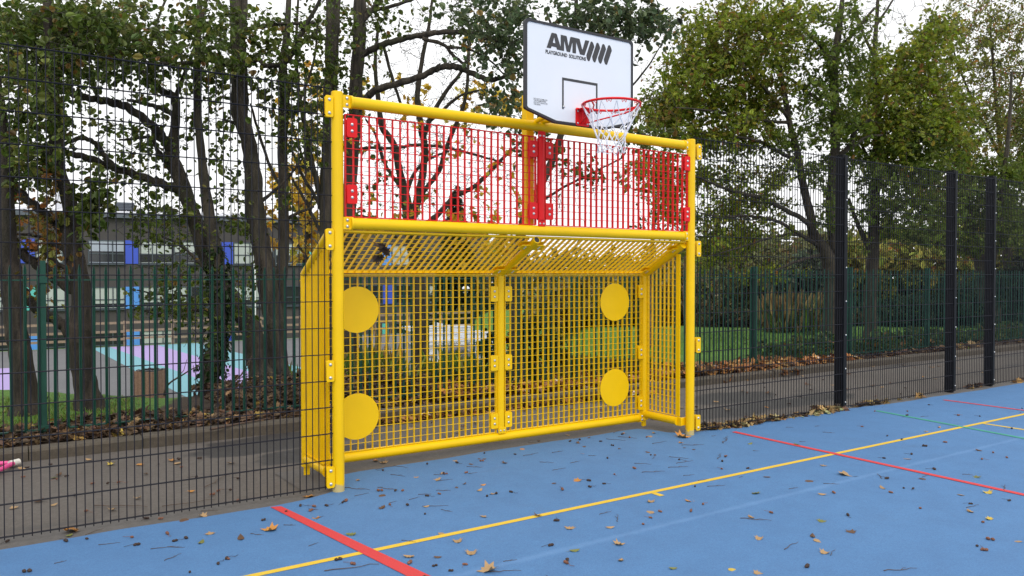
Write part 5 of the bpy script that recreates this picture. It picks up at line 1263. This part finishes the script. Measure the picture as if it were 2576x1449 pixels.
scatter(wl, [(1300, 800, 150, 60, 44, 3, 8), (1560, 810, 160, 50, 43, 3, 8), (1850, 790, 160, 40, 38, 3, 8), (2150, 790, 160, 40, 37, 3, 8), (2450, 780, 160, 60, 36, 3, 8)], 9000, .32, DARKG)
BRUSH = [(3, (.12, .115, .05)), (3, (.085, .095, .035)), (2, (.17, .13, .07)), (1.5, (.06, .08, .03)), (.6, (.26, .14, .05))]
scatter(wl, [(x, 795 + 8 * math.sin(x), 75, 40, 26.5, 1.2, 9) for x in range(1400, 1800, 60)], 9000, .19, BRUSH)
scatter(wl, [(x, 745 + 10 * math.sin(x), 70, 60, 28, 1.4, 9) for x in range(1390, 1760, 70)], 7000, .22, TANGLE)
scatter(wl, [(x, 808 + 6 * math.sin(x), 75, 28, 25.5, 1.0, 9) for x in range(1800, 2250, 70)], 6000, .17, BRUSH)
o = wl.mesh('woodland', M['leaf']); tag(o, 'olive and yellowish woodland closing the view beyond the lawn', 'woodland', kind='stuff')
# pale rough stems in front of that wood
shrub('shrub', 'large grey-green willow shrub at the back of the lawn, left of the oak trunk', [(1830, 690, 80, 110, 33, 2, 5), (1920, 700, 80, 100, 33, 2, 5), (1770, 740, 60, 70, 33, 2, 3)], 7500, .22, OLIVE, 'oval', 14)
shrub('shrub', 'blue-grey broad shrub behind the reeds, close left of the forked oak trunk', [(2040, 710, 60, 75, 28, 1.6, 5), (1980, 730, 50, 60, 28, 1.6, 3)], 3600, .20, BLUEG, 'oval', 9)
shrub('shrub', 'low dark evergreen bush right of the straight oak trunk', [(2310, 785, 90, 45, 25, 1.6, 5), (2250, 790, 50, 36, 25, 1.4, 3), (2400, 770, 60, 60, 25, 1.6, 4)], 5200, .16, DARKG, 'oval', 9)
shrub('shrub', 'tall dark evergreen bush at the right edge behind the last black fence post', [(2530, 760, 80, 90, 24, 1.8, 5), (2600, 700, 60, 120, 24, 1.8, 4), (2460, 790, 50, 50, 24, 1.4, 3)], 6500, .17, DARKG, 'oval', 9)
shrub('shrub', 'dark leafy shrub seen through the goal mesh right of the middle rear post', [(1345, 850, 62, 75, 12.3, .5, 5), (1300, 900, 45, 60, 12.2, .5, 3), (1400, 880, 40, 70, 12.4, .5, 3)], 1500, .085, [(4, (.045, .07, .02)), (2, (.075, .10, .025)), (.7, (.26, .22, .05)), (.4, (.28, .12, .03))], 'round', 12)
shrub('ivy_bush', 'dark ivy bush seen through the goal mesh left of the middle rear post', [(1228, 895, 26, 70, 12.0, .3, 5), (1215, 940, 40, 30, 11.8, .3, 3)], 620, .07, IVY, 'round', 6)
# grasses
def blades(lv, cx, cy, n, h, spread, pal, lean=.35, wd=1):
    P = np.stack([cx + nr.normal(0, spread, n), cy + nr.normal(0, spread, n)], 1)
    zz = hgt(P[:, 0], np.maximum(P[:, 1], 2.6)) - .02
    D = np.stack([nr.normal(0, lean, n), nr.normal(0, lean, n), np.ones(n)], 1)
    lv.add(np.concatenate([P, zz[:, None]], 1), D, nr.normal(0, 1, (n, 3)), np.clip(nr.normal(h, h * .3, n), h * .3, h * 1.7), tints(n, pal))
GR = [(4, (.13, .22, .03)), (2, (.19, .26, .05)), (1, (.30, .26, .10))]
STRAW = [(4, (.38, .27, .11)), (2, (.28, .18, .07)), (1, (.20, .22, .06))]
lv = Leaves('blade')
for px, py, n, h, pal in ((610, 945, 60, .40, GR), (630, 950, 70, .5, STRAW), (590, 955, 40, .3, GR), (725, 950, 60, .45, STRAW), (745, 955, 70, .40, GR), (760, 945, 40, .55, STRAW),
                          (885, 955, 120, .34, GR), (915, 958, 130, .34, GR), (950, 955, 130, .34, GR), (985, 955, 110, .3, GR), (900, 950, 40, .6, STRAW), (960, 950, 30, .6, STRAW), (1120, 945, 110, .36, GR), (1150, 948, 90, .34, GR), (1180, 950, 60, .3, GR), (870, 955, 80, .3, GR)):
    p = G(px, py, .06); blades(lv, p[0], p[1], n, h, .12, pal)
for k in range(120):
    p = G(rnd.uniform(0, 360), rnd.uniform(1000, 1075), .07); blades(lv, p[0], p[1], 26, .06, .12, GR, .6)
for k in range(420):
    p = G(rnd.uniform(1745, 2350), rnd.uniform(833, 890), 0); blades(lv, p[0], p[1], 16, .07, .30, [(4, (.12, .25, .03)), (2, (.17, .30, .05))], .6)
for k in range(70):
    p = G(rnd.uniform(1420, 1620), rnd.uniform(850, 925), .02); blades(lv, p[0], p[1], 14, .16, .25, GR, .5)
tag(lv.mesh('grass', M['grass']), 'green grass and straw-coloured tufts on the verge and lawn', 'grass', kind='stuff')
p = G(2015, 838, -.1); rc = thing('reed_clump', (p[0], p[1], -.1), 'straw-topped clump of tall ornamental grass at the back of the lawn', 'grass clump')
lv = Leaves('blade')
for k in range(16):
    q = G(2015 + rnd.uniform(-62, 62), 838 + rnd.uniform(-6, 4), -.1); blades(lv, q[0], q[1], 80, .62, .25, GR, .4); blades(lv, q[0], q[1], 45, .85, .25, STRAW, .25)
lv.mesh('blades', M['grass'], rc)
# ground ivy along the foot of the palisade
gi = Leaves('round')
def band(lv, x0, x1, y0, y1, n, h, size, pal):
    x = nr.uniform(x0, x1, n); y = y0 + (y1 - y0) * nr.random(n); cl = .5 + .5 * np.sin(x * 3.3 + np.sin(x * 1.3) * 2)
    z = hgt(x, y) + h * nr.random(n) * (.35 + .65 * cl)
    lv.add(np.stack([x, y, z], 1), nr.normal(0, .7, (n, 3)), nr.normal(0, .5, (n, 3)) + Z + np.array((0, -.4, 0)), np.clip(nr.normal(size, size * .3, n), size * .4, size * 1.8), tints(n, pal))
band(gi, 9.6, 26, 3.15, 4.3, 4200, .34, .11, [(4, (.08, .125, .03)), (2, (.055, .085, .022)), (1, (.15, .17, .05)), (.4, (.24, .13, .04))])
band(gi, 2.9, 6.8, 3.15, 4.6, 1500, .22, .09, [(4, (.04, .065, .02)), (2, (.07, .09, .025)), (1, (.2, .12, .04))])
tag(gi.mesh('ground_ivy', M['leaf']), 'low ivy and bramble along the foot of the palisade fence', 'ground ivy', kind='stuff')

# ------------------------------------------------------------------ fallen leaves in drifts
lit = Leaves('maple'); lit2 = Leaves('round')
BR = [(4, (.085, .05, .028)), (3, (.14, .085, .045)), (2, (.05, .032, .02)), (1, (.24, .15, .07)), (.4, (.40, .26, .06))]
ORG_ = [(4, (.36, .16, .045)), (3, (.26, .11, .035)), (2, (.44, .26, .09)), (1.5, (.15, .075, .03)), (.4, (.58, .5, .42))]
def drift(lv, x, y, z, size, pal, flat_=1.2):
    n = len(x); lv.add(np.stack([x, y, z], 1), nr.normal(0, 1, (n, 3)) * np.array((1, 1, .35)), nr.normal(0, .5, (n, 3)) + Z * flat_, np.clip(nr.normal(size, size * .3, n), size * .4, size * 1.7), tints(n, pal))
def strip(lv, x0, x1, y0, y1, n, h, size, pal, base=None):
    x = nr.uniform(x0, x1, n); y = nr.uniform(y0, y1, n); z = (hgt(x, y) if base is None else base + 0 * x) + nr.random(n) * h + .008; drift(lv, x, y, z, size, pal)
strip(lit, -4, 2.6, 2.58, 3.6, 2600, .06, .075, BR); strip(lit2, -4, 3, 2.58, 3.5, 1200, .05, .06, BR)
strip(lit, 0, 2.6, 3.2, 5.4, 1700, .16, .085, BR); strip(lit, 2.6, 7, 3.2, 5.2, 1200, .05, .085, BR); strip(lit2, .2, 2.6, 3.3, 5.2, 1400, .26, .05, BR)
strip(lit, 2.4, 7.2, 2.6, 3.6, 2300, .07, .095, ORG_); strip(lit, 2.4, 7.2, 2.58, 3.4, 900, .06, .09, BR)
strip(lit, 7, 9.4, 2.58, 3.4, 1100, .07, .10, ORG_); strip(lit, 8, 14, 2.6, 3.3, 500, .04, .09, BR); strip(lit, 12, 22, 2.6, 3.2, 500, .05, .09, BR)
def heap(lv, c, rx, ry, h, n, size, pal):
    a = nr.random(n) * 2 * PI; r = np.sqrt(nr.random(n)); x = c[0] + np.cos(a) * r * rx; y = c[1] + np.sin(a) * r * ry
    drift(lv, x, y, c[2] + h * (1 - r ** 2) * nr.random(n) + .01, size, pal, .8)
for px, py, rx, n, z in ((2000, 925, .75, 420, .05), (2060, 920, .8, 420, .05), (2110, 915, .7, 300, .04), (2170, 912, .6, 130, .0), (1960, 935, .5, 170, .05), (1880, 945, .7, 160, .0), (1800, 958, .7, 120, .0), (2260, 905, .5, 50, .0), (2330, 898, .5, 50, 0)):
    q = G(px, py, z); heap(lit, (q[0], q[1], z), rx, .22, .14 if n > 200 else .04, n, .10, ORG_)
for px, py, rx, n in ((600, 1068, .5, 110), (660, 1062, .4, 140), (720, 1075, .35, 120), (420, 1110, .5, 30), (310, 1118, .5, 22), (520, 1090, .6, 40)):
    q = G(px, py, 0); heap(lit, (q[0], q[1], 0), rx, .10, .04, n, .07, BR + [(2, (.28, .13, .05))])
for px, py, rx, n in ((1000, 1080, .9, 130), (1200, 1060, .9, 140), (1400, 1035, .9, 130), (1560, 1015, .7, 90)):
    q = G(px, py - 20, 0); heap(lit, (q[0], 2.28, 0), rx, .10, .03, n, .085, ORG_ + BR)
tag(lit.mesh('leaf_litter', M['litter']), 'brown and orange fallen leaves lying thick on the verge and along the kerb', 'leaf litter', kind='stuff')
tag(lit2.mesh('leaf_litter', M['litter']), 'small dark decaying leaves mixed into the verge under the trees', 'leaf litter', kind='stuff')
fp_ = Leaves('maple')
for px, py, rx, ry, h, n in ((1790, 1079, .14, .05, .05, 60), (1830, 1077, .20, .07, .07, 110), (1870, 1072, .20, .07, .06, 100), (1905, 1065, .22, .08, .10, 130), (1950, 1058, .22, .08, .06, 90), (2030, 1048, .25, .06, .03, 40), (2075, 1040, .25, .09, .10, 110), (2110, 1036, .15, .06, .06, 50)):
    q = G(px, py, 0); heap(fp_, (q[0], q[1] + .03, .004), rx, ry, h * .6, int(n * .6), .066, BR + [(6, (.40, .27, .11)), (3, (.34, .18, .07)), (3, (.40, .38, .18))])
tag(fp_.mesh('leaf_drift', M['litter']), 'drift of brown and yellow leaves caught under the right mesh fence', 'leaf drift', kind='stuff')
fq = Leaves('maple')
for px, py, rx, n in ((2170, 1022, .2, 26), (2215, 1016, .3, 46), (2455, 975, .25, 60), (2300, 1003, .3, 14), (2570, 960, .3, 20)):
    q = G(px, py, 0); heap(fq, (q[0], q[1] + .02, .004), rx, .06, .03, int(n * .7), .066, BR + [(4, (.36, .23, .08))])
tag(fq.mesh('leaf_drift', M['litter']), 'small heaps of dark leaves along the court edge between the black posts', 'leaf drift', kind='stuff')
# dead leaves caught on the goal roof
dl = Leaves('maple'); c = []
for px, py in ((948, 622), (956, 628), (966, 634), (972, 641), (958, 645), (950, 652), (963, 652), (945, 660), (968, 625), (940, 615)):
    y = .06 + .44 * (py - 600) / 80; c.append(YP(px, py, y) + Z * .02)
c = np.array(c); dl.add(c, nr.normal(0, 1, c.shape) - Z * .8, nr.normal(0, 1, c.shape), np.full(len(c), .075), tints(len(c), [(1, (.05, .03, .02)), (1, (.09, .055, .03))]))
tag(dl.mesh('dead_leaf_spray', M['litter']), 'spray of dead brown leaves caught on the left half of the yellow goal roof', 'dead leaves')

# fallen sticks on the verge
for pts, lab in (([(413, 994, 10.2), (418, 975, 10.1), (430, 961, 10), (456, 945, 9.9), (480, 930, 9.8), (506, 918, 9.7)], 'bare dead branch propped on the verge left of the ivy-clad trunk'),
                 ([(556, 988, 9.9), (580, 966, 9.9), (606, 944, 9.9), (622, 915, 9.9), (630, 900, 9.9)], 'bare dead branch leaning on the verge right of the ivy-clad trunk')):
    W_ = Wood(); P = spline([DP(*p) for p in pts], 4); W_.tube(P, np.linspace(.016, .006, len(P)), 6)
    a = P[len(P) // 2]; W_.tube(np.array([a, a + np.array((.10, .02, .10)), a + np.array((.14, .03, .24))]), [.007, .005, .003], 5)
    tag(W_.build('dead_branch', M['twig'], None), lab, 'branch')
for pts, lab in (([(530, 1092, 8.0), (600, 1078, 8.15), (680, 1064, 8.3)], 'long thin stick lying in the leaf litter along the kerb top'),):
    W_ = Wood(); P = spline([G(p[0], p[1] - 12, .13) for p in pts], 5); W_.tube(P, np.linspace(.014, .006, len(P)), 6); tag(W_.build('dead_branch', M['twig'], None), lab, 'branch')

# ------------------------------------------------------------------ single leaves, cones and twigs on the court and path
def curled(seed, kind):
    r = random.Random(seed); T, F = SHAPES[kind]; V = T.copy(); V[:, 0] -= .5
    a, b = r.uniform(.25, 1.0), r.uniform(.2, .9); V[:, 2] = a * (V[:, 0] ** 2) * 1.2 + b * V[:, 1] ** 2 * 1.6 + .06 * np.sin(V[:, 0] * 9 + seed) * np.abs(V[:, 1])
    V[:, 2] -= V[:, 2].min(); V = np.concatenate([V, [[-.5, 0, .02], [-.85, .06, .03], [-.5, .012, .035]]]); k = len(V)
    th = V.copy(); th[:, 2] += .012
    F2 = F + [[k - 3, k - 2, k - 1]]
    me = bpy.data.meshes.new('leaf'); me.from_pydata([tuple(v) for v in V], [], [tuple(f) for f in F2]); me.update(); return me
tmpl = {}
def leaf_mesh(mk, v):
    if (mk, v) not in tmpl:
        me = curled(v * 7 + 3, ['maple', 'oval', 'oak', 'round', 'maple'][v % 5]); me.materials.append(M[mk]); tmpl[(mk, v)] = me
    return tmpl[(mk, v)]
def cone_mesh(mk, v):
    if (mk, 'c', v) not in tmpl:
        r = random.Random(v + 20); mb = MB()
        for k in range(1 + v % 3):
            c = np.array((r.uniform(-.016, .016), r.uniform(-.016, .016), .010)) if v % 3 else np.array((0, 0, .010)); n = 10; rings = 7
            ax = unit(np.array((r.uniform(-1, 1), r.uniform(-1, 1), r.uniform(-.1, .3)))); P = [c + ax * (.016 * math.sin(PI * (i / (rings - 1) - .5))) for i in range(rings)]
            mb.tube(P, [max(.0015, (.0105 + .0018 * (i % 2)) * math.cos(PI * (i / (rings - 1) - .5) * .98)) for i in range(rings)], n)
        if v % 2: mb.tube([(0, 0, .010), (.03, .012, .014), (.06, .010, .006), (.085, .03, .008)], .0016, 5)
        me = bpy.data.meshes.new('cone'); me.from_pydata(mb.v, [], mb.f); me.shade_smooth(); me.materials.append(M[mk]); tmpl[(mk, 'c', v)] = me
    return tmpl[(mk, 'c', v)]
def twig_mesh(v):
    if ('t', v) not in tmpl:
        r = random.Random(v + 60); mb = MB(); n = 7; P = [np.array((-.5 + i / (n - 1), r.uniform(-.05, .05), .012 + r.uniform(0, .02))) for i in range(n)]
        mb.tube(P, list(np.linspace(.014, .006, n)), 5)
        if v % 2: mb.tube([P[3], P[3] + np.array((.14, .10, .02)), P[3] + np.array((.25, .13, .0))], [.008, .006, .004], 5)
        me = bpy.data.meshes.new('twig'); me.from_pydata(mb.v, [], mb.f); me.shade_smooth(); me.materials.append(M['twig']); tmpl[('t', v)] = me
    return tmpl[('t', v)]
def surf(p):
    if p[1] > 2.56: return float(hgt(p[0], p[1])) + .006
    return .0045
def put(name, me, p, s, rz, tilt=0.0, sz=None):
    o = bpy.data.objects.new(name, me); COL.objects.link(o); o.location = (p[0], p[1], surf(p)); o.scale = (s, s, sz or s); o.rotation_euler = (rnd.uniform(-tilt, tilt), rnd.uniform(-tilt, tilt), rz); return o
ZA, ZB_, ZC = (1000, 1900, 1.04), (2400, 1700, .8585), (0, 1700, 1.3236)
def src(x, y, z): return ((z[0] + x / z[2]) / S, (z[1] + y / z[2]) / S)
LV = {ZA: [(550, 140, 1), (550, 90, 1), (975, 175, 0), (920, 332, 0), (865, 282, 0), (1200, 172, 1), (955, 67, 0), (1262, 37, 1), (1350, 320, 3), (660, 345, 0), (800, 248, 0), (277, 183, 2), (780, 347, 1), (1325, 223, 0), (1357, 27, 2), (775, 22, 0), (420, 252, 3)],
      ZB_: [(185, 30, 0), (675, 70, 3), (770, 142, 0), (718, 195, 1), (573, 180, 1), (515, 67, 3), (530, 236, 3), (303, 262, 2), (172, 265, 0), (172, 302, 0), (518, 320, 0), (763, 242, 0), (970, 219, 0), (1055, 118, 0), (1165, 10, 2), (1120, 25, 0), (1300, 90, 1), (1240, 242, 0), (1335, 237, 4), (1335, 326, 4), (1270, 300, 0), (1435, 402, 0), (730, 385, 1), (748, 400, 0), (765, 333, 3), (545, 395, 0), (70, 412, 0), (72, 468, 0), (250, 497, 3), (453, 500, 4), (545, 512, 0), (768, 443, 0), (35, 356, 0), (865, 371, 1), (1290, 182, 3), (1110, 187, 1)],
      ZC: [(367, 590, 3), (975, 510, 1), (1080, 487, 0), (1065, 627, 3), (1110, 577, 0), (285, 427, 0), (595, 450, 0), (145, 152, 0), (450, 125, 4), (470, 187, 0), (585, 212, 4), (285, 280, 3)]}
CN = {ZA: [(390, 115), (605, 70), (635, 70), (735, 92), (788, 83), (655, 130), (1025, 82), (55, 192), (270, 135), (255, 152), (542, 70), (150, 157), (1250, 297), (1320, 360), (1310, 372), (770, 383), (835, 405), (668, 372), (895, 378), (1275, 195), (432, 375), (210, 132), (318, 132), (1303, 65), (385, 120), (400, 112)],
      ZB_: [(420, 128), (272, 122), (418, 154), (508, 152), (208, 301), (315, 300), (175, 322), (148, 345), (985, 187), (1000, 235), (1043, 220), (1148, 155), (1100, 290), (848, 313), (1185, 62), (1070, 103), (1350, 98), (1312, 120), (1397, 115), (1405, 263), (1315, 338), (1342, 398), (1320, 434), (1295, 420), (988, 40), (712, 490), (120, 152)],
      ZC: [(355, 620), (35, 622), (880, 583), (1200, 715), (1210, 717), (1155, 743), (140, 783), (1005, 787), (985, 607), (928, 622), (265, 215), (945, 185), (490, 315), (570, 315), (300, 293), (395, 378), (455, 463), (1125, 375), (1160, 355), (1220, 350), (960, 227), (840, 213), (1260, 290), (1255, 407), (775, 500), (850, 503), (725, 640), (460, 610)]}
TW = {ZA: [(445, 60, .22), (465, 85, .12), (615, 5, .14), (660, 280, .1), (265, 293, .08), (425, 390, .30), (1060, 405, .18), (818, 153, .1), (684, 101, .1), (165, 213, .08)],
      ZB_: [(430, 53, .32), (205, 62, .2), (183, 163, .2), (305, 175, .1), (400, 212, .15), (60, 323, .16), (655, 418, .18), (1030, 500, .2), (1390, 218, .2), (960, 178, .16), (535, 327, .2), (665, 220, .1), (795, 205, .12), (1280, 282, .14), (95, 45, .2), (55, 53, .2)],
      ZC: [(580, 635, .12), (865, 655, .14), (915, 705, .12), (500, 570, .14), (1150, 300, .4), (640, 435, .4), (1000, 418, .35), (1110, 460, .12)]}
MK = ['fl_tan', 'fl_brown', 'fl_orange', 'fl_green', 'fl_yellow']
LNAME = ['pale tan curled leaf lying on the ground', 'dark brown curled leaf lying on the ground', 'orange-brown leaf lying on the ground', 'olive green fallen leaf lying on the ground', 'yellow fallen leaf lying on the ground']
LGRP = ['pale tan leaves strewn over court and path', 'dark brown leaves strewn over court and path', 'orange-brown leaves strewn over court and path', 'olive green leaves strewn over court and path', 'yellow leaves strewn over court and path']
def add_leaf(p, c, s): tag(put('fallen_leaf', leaf_mesh(MK[c], rnd.randrange(5)), p, s, rnd.uniform(0, 6.28), .15), LNAME[c], 'leaf', LGRP[c])
def add_cone(p):
    r = rnd.random() < .35; o = put('seed_cone', cone_mesh('conered' if r else 'cone', rnd.randrange(6)), p, rnd.uniform(.55, .85), rnd.uniform(0, 6.28))
    tag(o, 'reddish brown seed husk lying on the ground' if r else 'small dark seed cone lying on the ground', 'seed husk' if r else 'seed cone', 'reddish seed husks strewn over court and path' if r else 'dark seed cones strewn over court and path')
def add_twig(p, L): tag(put('twig', twig_mesh(rnd.randrange(6)), p, L, rnd.uniform(-1.2, .9), 0, max(.16, L * .6)), 'thin dry brown twig lying on the ground', 'twig', 'dry twigs strewn over court and path')
for z_, L in LV.items():
    for x, y, c in L: add_leaf(G(*src(x, y, z_)), c, rnd.uniform(.05, .075))
for z_, L in CN.items():
    for x, y in L: add_cone(G(*src(x, y, z_)))
for z_, L in TW.items():
    for x, y, l in L: add_twig(G(*src(x, y, z_)), l)
# the few that stand out, each on its own
for x, y, z_, c, s, v, lab in ((75, 232, ZA, 2, .10, 0, 'bright orange maple leaf on the blue court just left of the near red line'), (248, 90, ZA, 2, .085, 4, 'orange leaf on bare tarmac beside the foot of the left goal post'),
                               (290, 43, ZB_, 2, .15, 0, 'large orange maple leaf on the court by the foot of the right goal post'), (845, 170, ZB_, 0, .15, 4, 'largest pale tan leaf lying on the open blue court'),
                               (980, 402, ZA, 0, .11, 0, 'broad tan leaf beside a twig at the bottom edge, right of the red line'), (375, 567, ZC, 2, .15, 2, 'long orange-tan leaf at the foot of the left mesh fence'),
                               (655, 100, ZC, 4, .13, 0, 'yellow maple leaf on the path against the kerb'), (1275, 605, ZC, 1, .085, 1, 'curled white-edged brown leaf standing on the court left of the red line')):
    tag(put('fallen_leaf', leaf_mesh(MK[c], v), G(*src(x, y, z_)), s, rnd.uniform(0, 6.28), .2), lab, 'leaf')
# more of the small stuff, thinning out from the trees
for k in range(60):
    p = np.array((rnd.uniform(-2, 9), -abs(rnd.gauss(0, 1.3)) - .15, 0)); add_cone(p) if k % 2 else add_twig(p, rnd.uniform(.05, .13))
for k in range(40): add_cone(np.array((rnd.uniform(-2.2, 9.5), rnd.uniform(.1, 2.3), 0)))
for k in range(70): add_leaf(np.array((rnd.uniform(-2.2, 12), rnd.uniform(.5, 2.35), 0)), rnd.choice([0, 0, 1, 1, 2]), rnd.uniform(.05, .085))
for k in range(26): add_leaf(np.array((rnd.uniform(.2, 3.4), rnd.uniform(-.8, .5), 0)), rnd.choice([0, 1, 1, 2]), rnd.uniform(.03, .055))
for k in range(22): add_twig(np.array((rnd.uniform(.2, 3.5), rnd.uniform(-.9, .6), 0)), rnd.uniform(.08, .22))
for k in range(20): add_cone(np.array((rnd.uniform(.2, 3.5), rnd.uniform(-1.0, .5), 0)))
